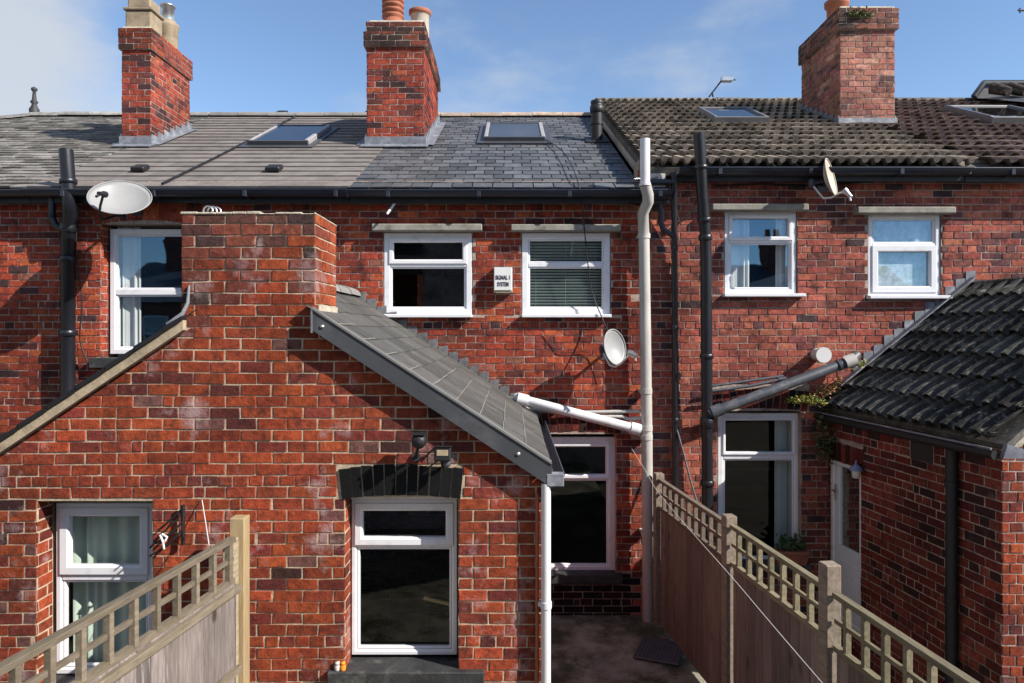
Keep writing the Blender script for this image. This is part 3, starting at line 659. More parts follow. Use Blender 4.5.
pt=MB(); T=Matrix.Translation((PX(420,9.35),9.35,cz-.06)); pt.lathe([(.12,0),(.12,.28),(.13,.29)],T,20); pt.lathe([(.13,.29),(.15,.31),(.15,.35),(.11,.36),(.1,.2)],T,20,m=1); pt.build('chimney_pot',[M_cream,M_terra],c2)['label']='cream pot with a red rim'
c3=chimney(hD,PX(840,9.1),PX(894.5,9.1),9.1,10.30,2.2,PZ(9,9.1),[(PZ(30,9.1),.035)],PAL_CHR,z_d,cpal=[((.22,.09,.07),3),((.10,.06,.05),3),((.33,.12,.08),1.5)],label='large weathered brick chimney with weeds on its top course')
cz=PZ(9,9.1)+.02
pt=MB(); T=Matrix.Translation((PX(829.5,9.75)+.10,9.75,cz+.10)); pt.lathe([(.13,-.1),(.13,.19),(.16,.21),(.165,.27),(.13,.29),(.12,.2)],T,20); pt.build('chimney_pot',M_terra,c3)
def leaves(mb,pts,n,sz,cols,spread):
    for p in pts:
        for _ in range(n):
            q=Vector(p)+Vector((R.gauss(0,spread[0]),R.gauss(0,spread[1]),R.gauss(0,spread[2])))
            a=Vector((R.uniform(-1,1),R.uniform(-1,1),R.uniform(-.6,.8))).normalized(); b=a.cross(Vector((R.uniform(-1,1),R.uniform(-1,1),R.uniform(-1,1)))).normalized()
            s_=sz*R.uniform(.5,1.3); mb.face([q-a*s_,q+b*s_*.45,q+a*s_,q-b*s_*.45],0,R.choice(cols))
mb=MB(); leaves(mb,[P(853,14,9.04),P(857,13,9.04),P(861,14,9.04),P(865,14,9.04),P(869,14,9.04)],40,.022,[(.07,.11,.02),(.11,.14,.03),(.05,.07,.02)],(.05,.02,.03))
single('weed',mb,M_leaf,'small green weeds growing from the top of the large right-hand chimney','weed')

# --- roof windows
def skylight(root,px0,px1,pyb,pyt,onf,k0,label,glassm=M_glassR,h=.09,frame=M_barge,openup=0):
    kb=(330-pyb)/700; kt=(330-pyt)/700; db=k0/(SL-kb); dt=k0/(SL-kt); xa=PX(px0,db); xb=PX(px1,db); L=(dt-db)*math.sqrt(1+SL*SL)
    T=Matrix.Translation(onf(0,db,.02))@Matrix.Rotation(math.atan(SL)+0,4,'X')
    mb=MB(); Z=h; w_=.06
    Tr=T@Matrix.Rotation(math.radians(90),4,'X')@Matrix.Diagonal((1,1,1,1))
    T3=T@Matrix(((1,0,0,0),(0,0,1,0),(0,-1,0,0),(0,0,0,1)))
    ring(mb,xa,xb,0,L,w_,-Z,0,T=T3)
    o=mb.build('roof_window',frame,root); o['label']=label
    for ua in (xa-.006,xb-w_+.006):
        s2=MB(); s2.box(ua,ua+w_,.05,L-.03,0,Z+.006,bev=.012,M=T); s2.build('side_rail',M_rail if frame is M_barge else frame,o)
    gm=MB(); T2=T@Matrix.Translation((0,0,Z*.86))@Matrix.Rotation(openup,4,'X')
    gm.face([T2@Vector(p) for p in ((xa+w_,w_,0),(xb-w_,w_,0),(xb-w_,L-w_,0),(xa+w_,L-w_,0))]); gm.build('pane',glassm,o)
    bk=MB(); bk.face([T@Vector(p) for p in ((xa+w_,w_,.015),(xb-w_,w_,.015),(xb-w_,L-w_,.015),(xa+w_,L-w_,.015))]); bk.build('lining',M_plaster,o)
    fl=MB(); fl.box(xa-.09,xb+.09,-.13,L+.10,.0,.012,M=T); fl.build('flashing',M_barge if frame is not M_barge else M_slate_f,o)
M_slate_f=M_barge
M_skyf=mat('grey_aluminium_cladding',(.11,.11,.115),.45,.1,5,bump=.03)
M_rail=mat('pale_aluminium_rail',(.30,.29,.285),.4,.1,5,bump=.03)
def sky2(root,px0,px1,pyb,pyt,onf,k0,label,side): 
    skylight(root,px0,px1,pyb,pyt,onf,k0,label,frame=M_barge,h=.065)
sky2(hB,248,308,147.5,130.5,on_c,1.87,'roof window with pale rails half in the chimney shadow',None)
sky2(hC,484,545,143.5,128,on_c,1.87,'small roof window in dark slate',None)
skylight(hD,714,768,128,117,on_d,1.6535,'flat dark roof window left of the large chimney',frame=M_skyf,h=.12)
skylight(hE,990,1062,128,115,on_d,1.6535,'dark roof window at the far right',frame=M_skyf,h=.12)

# --- windows of the long back wall
window(hB,PX(110,7.31),PX(194,7.31),PZ(354,7.31),PZ(229,7.31),7.31,[(0,1,.52,1),(0,1,0,.47)],fw=.06,sash=(),sill=(O1[0]-.08,O1[1]+.06,BW-.08,7.4,O1[2]-.10,O1[2]+.0,M_bstone),label='tall white window cut off by the shared chimney, reflecting rooftops')
for O,root,d,lab,sh in ((O2,hC,7.19,'upper window with plain dark glass',(0,)),(O3,hC,7.19,'upper window with slatted blinds',())):
    window(root,O[0]+.006,O[1]-.006,O[2]+.03,O[3]-.03,BW+.0,[(0,1,.66,1),(0,1,0,.60)],fw=.065,sash=sh,sw=.045,sill=(O[0]-.0,O[1]+.0,BW-.085,BW+.2,O[2]-.002,O[2]+.028,M_pvc),label=lab,glassm=M_glassD)
window(hD,O4[0]+.01,O4[1]-.006,O4[2]+.02,O4[3]-.005,BW+.01,[(0,1,.68,1),(0,1,0,.63)],fw=.055,sash=(0,),sw=.04,sill=(O4[0]-.02,O4[1]+.06,BW-.085,BW+.2,O4[2]-.012,O4[2]+.018,M_pvc),label='upper window with a pale curtain at its left')
window(hD,O5[0]+.006,O5[1]-.006,O5[2]+.02,O5[3]-.005,BW+.01,[(0,1,.66,1),(0,1,0,.61)],fw=.050,sash=(1,),sw=.065,sill=(O5[0]-.02,O5[1]+.07,BW-.085,BW+.2,O5[2]-.012,O5[2]+.018,M_pvc),label='upper window filled by a pale patterned blind')
window(hC,PX(536,7.28),PX(615.5,7.28),PZ(573,7.28),PZ(437,7.28),7.28,[(0,1,.73,1),(0,1,0,.71)],fw=.075,sash=(0,),sw=.04,sill=(O6[0]-.05,O6[1]+.06,BW-.07,BW+.25,O6[2]-.09,O6[2]+.0,M_bstone),label='tall white ground floor window beside the white pipe',glassm=M_glassD)
window(hD,PX(718,7.28),PX(800,7.28),PZ(564,7.28),PZ(413,7.28),7.28,[(0,1,.75,1),(0,1,0,.71)],fw=.06,sash=(0,),sw=.03,sill=(O7[0]-.05,O7[1]+.06,BW-.10,BW+.25,O7[2]-.08,O7[2]+.0,M_bstone),label='ground floor window with a dark room and net curtain',glassm=M_glassD)
# stone lintel shelves above the upper windows
for root,a,b,y0,y1 in ((hC,372,482,224,231),(hC,511,621,224.5,231),(hD,712,808,204,210.5),(hD,857,955,207,213.5)):
    mb=MB(); xa,xb=PX(a,7.1),PX(b,7.1); mb.box(xa,xb,7.075,BW+.03,PZ(y1,7.1),PZ(y0,7.1),bev=.008); mb.build('lintel_shelf',M_stone,root)

# --- curtains, blinds
def curtain(name,x0,x1,y,z0,z1,m,label,folds=6,amp=.02):
    mb=MB(); n=int(folds*10); vs=[]
    for i in range(n+1):
        t=i/n; u=x0+(x1-x0)*t; tt=t+.35/folds*math.sin(t*9+x0*5); o=amp*math.sin(tt*folds*2*math.pi)*(.6+.4*math.sin(t*13))+amp*.5*math.sin(tt*folds*4.1)
        for z in (z0,z1):
            vs.append((u,y+o+(.01 if z==z0 else 0),z))
    fs=[(2*i,2*i+2,2*i+3,2*i+1) for i in range(n)]; mb.raw(vs,fs,0,(1,1,1),True)
    return single(name,mb,m,label,'curtain')
curtain('curtain',O1[0]+.07,O1[0]+.30,7.40,O1[2],O1[3],M_curtain,'white net curtain at the left of the tall upstairs window beside the shared chimney',4)
curtain('curtain',O4[0]+.05,O4[0]+.30,7.31,O4[2],O4[3],M_curtain,'pale curtain at the left of the upper window nearest the black soil pipe',4)
curtain('curtain',O4[1]-.17,O4[1]-.06,7.31,O4[2],O4[3],M_curtain,'narrow pale curtain at the right of the upper window nearest the black soil pipe',2)
curtain('curtain',PX(776,7.4),PX(800,7.4),7.42,PZ(560,7.4),PZ(415,7.4),M_curtain,'white net curtain at the right of the dark ground floor window',4)
mb=MB(); mb.box(O5[0]+.06,O5[1]-.06,7.275,7.28,O5[2]+.02,O5[3]-.02); single('window_blind',mb,M_frost,'pale mottled roller blind in the rightmost upper window','blind')
mb=MB(); z=O3[2]+.05
while z<O3[3]-.04:
    T=Matrix.Translation((0,7.285,z))@Matrix.Rotation(math.radians(-38),4,'X'); mb.box(O3[0]+.07,O3[1]-.07,-.014,.014,-.0008,.0008,M=T); z+=.031
for x in (O3[0]+.15,(O3[0]+O3[1])/2,O3[1]-.15): mb.tube([(x,7.268,O3[2]+.05),(x,7.268,O3[3]-.05)],.0015,4)
single('window_blind',mb,M_blind,'slatted venetian blind in the upper window right of the alarm box','blind')

# ================================================================ SHARED GABLED EXTENSION (left half to one house, right half to the next)
AX=-1.66; AZ=.38; SR=.65; SLf=.67
def zr(x): return AZ-SR*(x-AX)
def zl(x): return AZ-SLf*(AX-x)
W8=(PX(345,EW),PX(458.5,EW),-2.19,PZ(497,EW)); W9=(PX(37,EW),PX(152.5,EW),-2.30,PZ(501,EW))
A8=(PX(337,EW),PX(463,EW),PZ(499,EW)-.0,PZ(466.5,EW))
flat=-.02; xr=.21; xL=-3.60
polyC=[(-1.63,GZ),(xr,GZ),(xr,zr(xr)-.10),(-1.27+.0,zr(-1.27)-.10+.0),(-1.63,zr(-1.27)-.10)]
polyC=[(-1.63,GZ),(xr,GZ),(xr,zr(xr)-.08),(-1.25,zr(-1.25)-.08),(-1.63,zr(-1.25)-.08)]
zCh=zr(-1.25)-.08
xl0=AX-(AZ-.09-zCh)/SLf
polyB=[(xL,GZ),(-1.63,GZ),(-1.63,zCh),(xl0,zCh),(xL,zl(xL)-.09)]
full=[(xL,GZ),(xr,GZ),(xr,zr(xr)-.08),(-1.25,zCh),(xl0,zCh),(xL,zl(xL)-.09)]
for root,poly,hol,ah,keep in ((hB,polyB,[W9],[],lambda u,v:u<-1.63),(hC,polyC,[W8],[A8],lambda u,v:u>=-1.63)):
    mb=MB(); slab(mb,(0,EW,0),X1,NY,poly,hol,.22)
    bricks(mb,(0,EW,0),X1,NY,full,hol+ah,PAL_EXT,v0=.02,u0=.05,hdr=14,proud=.006,keep=keep)
    h=hol[0]
    bricks(mb,(h[0],EW,0),(0,1,0),(1,0,0),[(0,h[2]),(.15,h[2]),(.15,h[3]),(0,h[3])],(),PAL_EXT,v0=.02,u0=.11,proud=.004,hdr=0)
    if root is hC:
        arch(mb,(0,EW,0),X1,NY,W8[0]-.02,W8[1]+.015,W8[3]-.012,.195,.028,11,PAL_BLK,m=3,splay=.12,proud=.014)
        # right-hand flank and inner faces
        slab(mb,(xr,EW+.001,0),(0,1,0),(1,0,0),[(0,GZ),(BW-EW-.005,GZ),(BW-EW-.005,zr(xr)-.08),(0,zr(xr)-.08)],[],.2)
        bricks(mb,(xr,EW,0),(0,1,0),(1,0,0),[(0,GZ),(BW-EW,GZ),(BW-EW,zr(xr)-.09),(0,zr(xr)-.09)],(),PAL_EXT,v0=.02,u0=.1,hdr=6)
    else:
        slab(mb,(xL,BW,0),(0,-1,0),(-1,0,0),[(0,GZ),(BW-EW,GZ),(BW-EW,zl(xL)-.09),(0,zl(xL)-.09)],[],.2)
    mb.build('extension_wall',[M_mortar,M_brick,M_plaster,M_black_p],root)
pw=MB(); pw.box(-1.65,-1.61,EW+.23,BW-.01,GZ,-.02); pw.build('extension_party_wall',M_plaster,hC)
# its roof: two slopes running back to the main wall
RX=EW-.07
Sx=Vector((-1,0,SR)).normalized(); lnR=(.245-AX)*math.sqrt(1+SR*SR)
mb=MB(); A=Vector((0,1,0)); P0=(.245,RX,zr(.245))
notch=lambda p: (-2.15<p.x<-1.27 and p.y<5.08)
tiles(mb,P0,A,Sx,BW-RX,lnR,.26,.18,.008,gray(.052,.088,(1.03,1.0,.94)),jit=.002,gap=.004,skip=notch)
lC=(.245+1.262)*math.sqrt(1+SR*SR)
deckslab(mb,P0,A,Sx,BW-RX,lC,t=.05)
deckslab(mb,Vector(P0)+A*(5.06-RX)+Sx*lC,A,Sx,BW-5.06,lnR-lC,t=.05)
mb.build('extension_roof',M_oslate,hC)
for k in range(1,10):
    mb=MB(); s0=k*.18+.010; p=Vector(P0)+Sx*s0; n=Vector((SR,0,1)).normalized(); le=(1.9 if k<6 else .5)
    mb.tube([p+n*.012+A*(le*t)+Sx*(.006*NZ.noise(Vector((t*7,k,0)))) for t in [q/14 for q in range(15)]],.0032,5)
    mb.build('joint_mortar',M_stone,hC)
Sl=Vector((1,0,SLf)).normalized(); lnL=(AX-(xL-.1))*math.sqrt(1+SLf*SLf)
mb=MB(); P1=(xL-.1,EW-.02,zl(xL-.1)); tiles(mb,P1,A,Sl,BW-EW+.02,lnL,.30,.215,.010,gray(.10,.16),jit=.002,skip=notch)
lD=(-2.14-xL+.1)*math.sqrt(1+SLf*SLf); deckslab(mb,P1,A,Sl,BW-EW+.02,lD,t=.04); deckslab(mb,Vector(P1)+A*(5.08-EW)+Sl*lD,A,Sl,BW-5.06,lnL-lD,t=.04)
mb.build('extension_roof',M_oslate,hB)
mb=MB(); ridge(mb,(AX+.0,5.02,AZ-.0),(AX+.0,BW,AZ-.0),.11,.40,gray(.2,.28,(1,.97,.93))); mb.build('extension_ridge',M_oslate,hC)
# bargeboard on the right, plain timber verge on the left
b=MB(); xe=.252; xs=-1.262; n=16
for i in range(1):
    o_=[(xs,zr(xs)+.012),(xe,zr(xe)+.012),(xe,zr(xe)-.135),(xs,zr(xs)-.125)]
    b.prism(o_[::-1],RX-.018,RX+.004,0); b.prism([(x,z+ (0.0)) for x,z in [(xs,zr(xs)-.125),(xe-.1,zr(xe-.1)-.133),(xe-.1,zr(xe-.1)-.118),(xs,zr(xs)-.11)]],RX,EW-.0,0)
b.prism([(xs-.01,zr(xs)+.026),(xe,zr(xe)+.026),(xe,zr(xe)+.012),(xs-.01,zr(xs)+.012)][::-1],RX-.026,RX+.05,1,(.14,.14,.135))
for t in (.04,.86): 
    xx=xs+(xe-xs)*t; b.lathe([(0,.012),(.011,.008),(.014,0)],Matrix.Translation((xx,RX-.018,zr(xx)-.06))@Matrix.Rotation(math.radians(90),4,'X'),10,m=2)
b.prism([(xs-.012,zr(xs)-.14),(xs,zr(xs)-.14),(xs,zr(xs)+.02),(xs-.012,zr(xs)+.02)],RX-.022,EW-.001,2)
b.build('bargeboard',[M_barge,M_oslate,M_metal],hC)
b=MB(); xa,xb=xL-.1,-2.10
b.prism([(xa,zl(xa)-.085),(xb,zl(xb)-.085),(xb,zl(xb)-.018),(xa,zl(xa)-.018)],EW-.055,EW-.002,0)
b.build('verge_board',M_vergew,hB)
b=MB(); x=xa
while x<xb-.02:
    x2=min(x+.19,xb); b.prism([(x,zl(x)-.017),(x2,zl(x2)-.022),(x2,zl(x2)+.004),(x,zl(x)+.014)],EW-.075,EW+.03,0); x+=.185
b.tube([(xb-.10,EW-.055,zl(xb)-.05),(xb,EW-.055,zl(xb)+.02),(xb+.02,EW-.03,zl(xb)+.09),(xb+.02,EW-.012,zl(xb)+.2)],[.012,.014,.012,.008],8,m=1)
b.build('verge_tiles',[M_blk,M_lead],hB)
# stepped lead where the slope meets the back wall
f=MB(); stepflash(f,zr,-1.6,.25,.105,BW,.050); f.build('step_flashing',mat('dull_lead',(.12,.12,.125),.8,.4,14,bump=.5,dirt=(.25,.25,.25,.5),dirt_scale=8),hC)
# shared extension chimney
ex0,ex1=PX(182,EW),PX(315,EW); mb=MB(); mb.box(ex0,ex1,EW+.0005,5.05,zCh-.45,PZ(214,EW),m=0)
bricks(mb,(0,EW,0),X1,NY,[(ex0,-.16),(ex1,-.16),(ex1,PZ(214,EW)),(ex0,PZ(214,EW))],(),(lambda u,v: [((.22,.06,.04),3),((.12,.05,.04),3),((.08,.045,.04),2.5)] if R.random()<(v-.15)/.55 else PAL_EXT[:3]+[((.17,.045,.032),2)]),v0=.02,u0=.05,hdr=0,proud=.007,keep=lambda u,v:v>zCh)
D=5.05-EW
bricks(mb,(ex1,EW,0),(0,1,0),(1,0,0),[(0,-.16),(D,-.16),(D,PZ(214,EW)),(0,PZ(214,EW))],(),[((.38,.075,.03),4),((.42,.095,.035),3),((.25,.06,.035),2)],v0=.02,u0=.0,hdr=5)
bricks(mb,(ex0,5.05,0),(0,-1,0),(-1,0,0),[(0,-.16),(D,-.16),(D,PZ(214,EW)),(0,PZ(214,EW))],(),PAL_EXT,v0=.02,u0=.0,hdr=5)
bricks(mb,(ex1,5.05,0),(-1,0,0),(0,1,0),[(0,-.16),(ex1-ex0,-.16),(ex1-ex0,PZ(214,EW)),(0,PZ(214,EW))],(),PAL_EXT,v0=.02,u0=.0,hdr=5)
zt=PZ(214,EW)
xx=ex0-.008
while xx<ex1:                                             # lumpy cement capping
    x2=min(xx+R.uniform(.06,.13),ex1+.008); mb.box(xx,x2,EW-.010-R.uniform(0,.004),5.06,zt-.004,zt+R.uniform(.010,.020) if xx<ex0+.5 else zt+R.uniform(.0,.012),m=2,bev=.005); xx=x2
xch=mb.build('extension_chimney',[M_mortar,M_brick,M_cement],hC); xch['label']='broad brick chimney on the shared gable with cement capping'
mb=MB()
for k in range(4):
    y=EW+.05+k*.12; mb.box(ex1+.002,ex1+.014,y,y+.12,zr(ex1)-.02,zr(ex1)+.035+k*.0)
mb.build('flashing',M_cement,hC)
# metal cowl on the chimney
mb=MB(); T=Matrix.Translation((PX(211,4.8),4.8,zt+.03)); 
for dx in (0,.02,.04): 
    pts=[T@Vector((dx-.02+.04*math.cos(a)*.8,.0+dx,.035+.035*math.sin(a))) for a in [i*2*math.pi/14 for i in range(15)]]; mb.tube(pts,.006,6)
mb.tube([T@Vector((.0,.01,-.03)),T@Vector((.0,.01,.02))],.012,8)
single('cable_coil',mb,M_metal,'small coil of grey metal strap lying on the top of the shared extension chimney','coil')
# windows of the extension
window(hC,PX(351.5,4.66),PX(457,4.66),PZ(655,4.66),PZ(499.5,4.66),4.66,[(0,1,.735,1),(0,1,0,.705)],fw=.035,sash=(0,),sw=.052,sill=(PX(327,4.47),PX(484,4.47),4.465,4.80,-2.36,-2.19,M_bstone),label='tall window under the black painted arch',glassm=M_glassD)
mb=MB(); mb.box(PX(348,4.66),PX(462,4.66),4.655,4.70,PZ(499.5,4.66)+.001,PZ(499.5,4.66)+.03,bev=.004); mb.build('window_head',M_pvcpipe,hC)
window(hB,PX(56,4.66),PX(153,4.66),-2.29,PZ(503,4.66),4.66,[(0,1,.60,1),(0,1,0,.55)],fw=.04,sash=(0,),sw=.06,sill=(W9[0]-.06,W9[1]+.06,EW-.05,4.80,-2.40,-2.30,M_bstone),label='white window low behind the left fence with green curtains',glassm=M_glassC)
curtain('curtain',W9[0]+.08,W9[1]-.10,4.78,-2.28,W9[3],M_curtg,'pale green curtain in the window behind the left fence',6,.022)
mb=MB(); mb.tube([P(424,598,4.86),P(462,607,4.82)],.016,4); single('timber_batten',mb,M_pine,'short bare pine batten seen through the window under the black arch','batten')
# extension gutter with stop end and white downpipe
mb=MB(); gx=.287; gz=zr(.245)-.06
for sx_ in (1,):
    pr=[]
    for k in range(11):
        an=math.pi+math.pi*k/10; pr.append((math.cos(an)*.052,math.sin(an)*.052))
    pr2=[(a*.86,b*.86) for a,b in pr][::-1]; q=pr+pr2; N_=len(q)
    mb.raw([(gx+a,y,gz+b) for y in (RX+.03,BW-.02) for a,b in q],[(i,(i+1)%N_,N_+(i+1)%N_,N_+i) for i in range(N_)])
mb.box(gx-.070,gx+.042,RX-.022,RX+.05,gz-.075,gz+.008,bev=.006,m=1)
mb.build('extension_gutter',[M_darkpipe,M_lead],hC)
mb=MB(); xx=PX(546,4.46); mb.tube([(xx,4.46,gz-.06),(xx,4.46,GZ+.02)],.031,14)
for z in (-1.75,-2.45): mb.tube([(xx,4.46,z-.02),(xx,4.46,z+.02)],.037,14); mb.box(xx-.05,xx-.03,4.46,EW,z-.012,z+.012)
single('drainpipe',mb,M_pvcpipe,'slim white drainpipe down the right corner of the gabled extension','drainpipe')
mb=MB(); mb.tube([(xx-.055,4.49,-1.05),(xx-.055,4.49,GZ+.01)],.012,8); single('cable',mb,M_terra,'thin brown cable running beside the slim white drainpipe','cable')

# ================================================================ RIGHT-HAND EXTENSION (splayed)
q0=Vector((3.26,7.2,0)); q1=Vector((3.52,5.03,0)); U=(q1-q0).normalized(); NS=Vector((-U.y,U.x,0)); 
if NS.x>0: NS=-NS
LS=(q1-q0).length
def dpx(px):                                    # distance along the flank for an image column
    k=(px-512)/700; t=(q0.x-k*q0.y)/(k*(q1.y-q0.y)-(q1.x-q0.x)); return t*LS, q0.y+(q1.y-q0.y)*t
zE=-.80
du0=.03; du1,dd=dpx(861); dz0,dz1=GZ+.02,PZ(462,7.0)
doorhole=(du0,du1,dz0,dz1)
v0_,d0_=dpx(910); v1_,d1_=dpx(934); vent=(v0_,v1_,PZ(458,d0_),PZ(435,d0_))
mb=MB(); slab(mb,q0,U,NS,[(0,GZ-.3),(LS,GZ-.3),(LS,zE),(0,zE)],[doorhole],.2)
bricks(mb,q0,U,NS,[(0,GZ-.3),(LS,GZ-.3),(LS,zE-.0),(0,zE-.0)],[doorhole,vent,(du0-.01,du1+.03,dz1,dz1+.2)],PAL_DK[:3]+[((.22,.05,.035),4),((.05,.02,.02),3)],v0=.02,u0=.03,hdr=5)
arch(mb,q0,U,NS,du0,du1+.02,dz1,.19,.0,8,PAL_DK)
mb.box(0,vent[1]-vent[0]-.02,-.004,.02,vent[2],vent[3],m=2,M=Matrix.Translation(q0+U*(vent[0]+.01))@Matrix(((U.x,-NS.x,0,0),(U.y,-NS.y,0,0),(0,0,1,0),(0,0,0,1))))
# front gable of the same extension
RXr=4.75; SRr=.79; zEav=-.76
def zq(x,x0=3.26): return zEav+SRr*(x-x0)
fx0=q1.x; zfr=lambda x: zEav+(x-(q1.x-.03))*SRr*1.0-.06
slab(mb,(0,q1.y,0),X1,NY,[(fx0,GZ-.3),(RXr,GZ-.3),(RXr,zfr(RXr)),(fx0,zfr(fx0))],[],.2)
bricks(mb,(0,q1.y,0),X1,NY,[(fx0,GZ-.3),(RXr,GZ-.3),(RXr,zfr(RXr)),(fx0,zfr(fx0))],(),PAL_EXT,v0=.02,u0=fx0,hdr=2,proud=.006)
mb.build('extension_wall',[M_mortarD,M_brickD,M_blk],hD)
# other half, out of frame
mb=MB(); slab(mb,(0,q1.y,0),X1,NY,[(RXr,GZ-.3),(6.1,GZ-.3),(6.1,zfr(fx0)),(RXr,zfr(RXr))],[],.2)
bricks(mb,(0,q1.y,0),X1,NY,[(RXr,GZ-.3),(6.1,GZ-.3),(6.1,zfr(fx0)),(RXr,zfr(RXr))],(),PAL_EXT,v0=.02,u0=fx0,hdr=2); mb.build('extension_wall',[M_mortarD,M_brickD,M_plaster],hE)
# slope facing left: bilinear between a splayed eave and a straight ridge
e0=Vector((3.20,7.2,-.80)); e1=Vector((3.47,4.93,-.80)); Ae=(e1-e0).normalized(); rz=.45
r0=Vector((RXr,7.2,rz)); 
Sr=(Vector((RXr,7.2+ (-.0),rz))-e0); Sr=(Sr-Ae*Sr.dot(Ae)).normalized()
We=(e1-e0).length; lnS=(r0-e0).dot(Sr)
n_=Ae.cross(Sr); n_=n_ if n_.z>0 else -n_
mb=MB()
pantiles(mb,e0-Ae*.30,Ae,Sr,We+.30,lnS,.158,.285,.048,.050,gray(.028,.078,(1,1,.94)),skip=lambda p:p.y>7.2+.08)
deckslab(mb,e0-Ae*.22,Ae,Sr,We+.22,lnS,t=.05)
mb.build('extension_roof',M_panR,hD)
mb=MB(); rr=e0+Sr*lnS; ridge(mb,rr+Vector((0,.05,.03))-Ae*.35,rr+Ae*(We)+Vector((0,0,.03)),.07,.40,gray(.028,.05)); mb.build('extension_ridge',M_panR,hD)
mb=MB(); mb.prism([(3.50,-.86),(3.60,-.82),(RXr,rz+.02),(RXr,rz-.10)],q1.y-.09,q1.y-.01,0); mb.build('verge_mortar',M_cement,hD)
mb=MB(); Srx=Vector((-Sr.x,Sr.y,Sr.z)); b0=rr+Srx*0
mb.raw([rr,rr+Ae*We,rr+Ae*We+Vector((1.3,0,-1.15)),rr+Vector((1.3,0,-1.15))],[(0,1,2,3)],0,(.06,.06,.06)); mb.build('extension_roof',M_panR,hE)
# stepped flashing up the wall
sf=lambda x: e0.z+(x-3.20)*.806+.085
f=MB(); stepflash(f,sf,3.50,4.72,.105,BW,.085); f.build('step_flashing',M_lead,hD)
f=MB(); f.prism([(3.34,sf(3.34)+.03),(4.70,sf(4.70)+.03),(4.70,sf(4.70)+.045),(3.34,sf(3.34)+.05)],BW-.10,BW-.003,0); f.build('soaker',M_lead,hD)
mb=MB()
g0=e0-Sr*.05-Vector((.03,0,.05)); g1=e1-Sr*.05-Vector((.03,0,.05))
mb.tube([g0,g1],.035,8); mb.tube([g0+Vector((-.03,0,.045)),g1+Vector((-.03,0,.045))],.008,6,m=1)
mb.build('extension_gutter',[M_blk,M_lead],hD)
mb=MB(); mb.prism([(3.44,-.90),(3.58,-.90),(3.60,-.84),(3.47,-.80)],4.90,4.94,0); mb.build('verge_end',M_lead,hD)
# door
T=Matrix.Translation(q0+NS*.0)@Matrix(((U.x,-NS.x,0,0),(U.y,-NS.y,0,0),(0,0,1,0),(0,0,0,1)))
mb=MB(); ring(mb,du0,du1,dz0,dz1,.045,.005,.09,T=T); mb.box(du0+.045,du1-.045,.02,.06,dz0+.045,PZ(543,7.1),bev=.006,M=T)
mb.box(du0+.09,du1-.09,.012,.02,dz0+.16,PZ(556,7.1),bev=.004,M=T)
mb.box(du0+.045,du0+.12,.018,.06,PZ(543,7.1),dz1-.045,bev=.004,M=T)
dr=mb.build('door',M_pvc,hD); dr['label']='white half-glazed back door in the side extension'
mb=MB(); mb.face([T@Vector(p) for p in ((du0+.12,.035,PZ(543,7.1)),(du1-.045,.035,PZ(543,7.1)),(du1-.045,.035,dz1-.045),(du0+.12,.035,dz1-.045))]); mb.build('pane',M_glassD,dr)
mb=MB(); mb.tube([T@Vector((du0+.08,-.03,-1.62)),T@Vector((du0+.16,-.035,-1.62))],.010,8); mb.box(du0+.065,du0+.095,.0,.02,-1.72,-1.56,bev=.004,M=T); mb.build('handle',M_metal,dr)

# black downpipe on that flank
u_,d_=dpx(958); pp=q0+U*u_+NS*.055
mb=MB(); mb.tube([pp+Vector((0,0,-.86)),pp+Vector((0,0,GZ-.28))],.043,14)
for z in (-1.2,-2.1): mb.tube([pp+Vector((0,0,z-.025)),pp+Vector((0,0,z+.025))],.050,14)
single('drainpipe',mb,M_blk,'thick matt black drainpipe on the shaded flank of the right-hand extension','drainpipe')
# wall lantern
u_,d_=dpx(866); pp=q0+U*u_+NS*.10; zl_=PZ(470,d_)
L=thing('wall_lantern',(pp.x,pp.y,zl_-.1),'small blue grey lantern on the shaded wall beside the white back door','wall lamp')
T=Matrix.Translation(pp+Vector((0,0,zl_)))
mb=MB(); mb.lathe([(.062,.0),(.052,.028),(.025,.048),(.010,.06),(.007,.09),(0,.10)],T,16); mb.build('lamp_hood',mat('blue_grey_enamel',(.16,.19,.30),.35,.1,5,bump=0),L)
mb=MB(); mb.lathe([(.04,0),(.035,-.07),(0,-.08)],T,14); mb.build('lamp_glass',M_white,L)
mb=MB(); mb.tube([pp+Vector((0,0,zl_+.06)),pp-NS*.05+Vector((0,0,zl_+.05)),pp-NS*.10+Vector((0,0,zl_-.03))],.008,8); mb.build('bracket',M_blk,L)

# ================================================================ PIPES ON THE BACK WALLS
def pipe(name,pts,r,m,label,collars=(),cat='drainpipe',brk=()):
    mb=MB(); mb.tube(pts,r,16)
    for c in collars:
        i,t,l=c; a=Vector(pts[i]); b=Vector(pts[i+1]); p=a.lerp(b,t); d=(b-a).normalized(); mb.tube([p-d*l/2,p-d*l*.4,p+d*l*.4,p+d*l/2],[r*1.10,r*1.22,r*1.22,r*1.10],16)
    for (x,y,z) in brk: mb.box(x-.055,x+.055,y,BW,z-.012,z+.012)
    return single(name,mb,m,label,cat)
dw=7.06
pipe('soil_pipe',[P(66,150,6.98),P(69,192,6.98),P(70,215,6.99),P(68,224,7.10),P(68,400,7.10),(PX(68,7.10),7.10,GZ)],.066,M_blackpl,'thick black soil pipe on the wall left of the satellite dish and tall window',[(0,.75,.05),(3,.02,.10),(3,.20,.06),(3,.62,.06)],'soil pipe')
pipe('drainpipe',[P(52,190,7.06),P(52,218,7.06),P(56,226,7.06),P(64,230,7.06)],.033,M_blackpl,'short thin black drainpipe bending into the soil pipe at far left',[(0,.9,.04)])
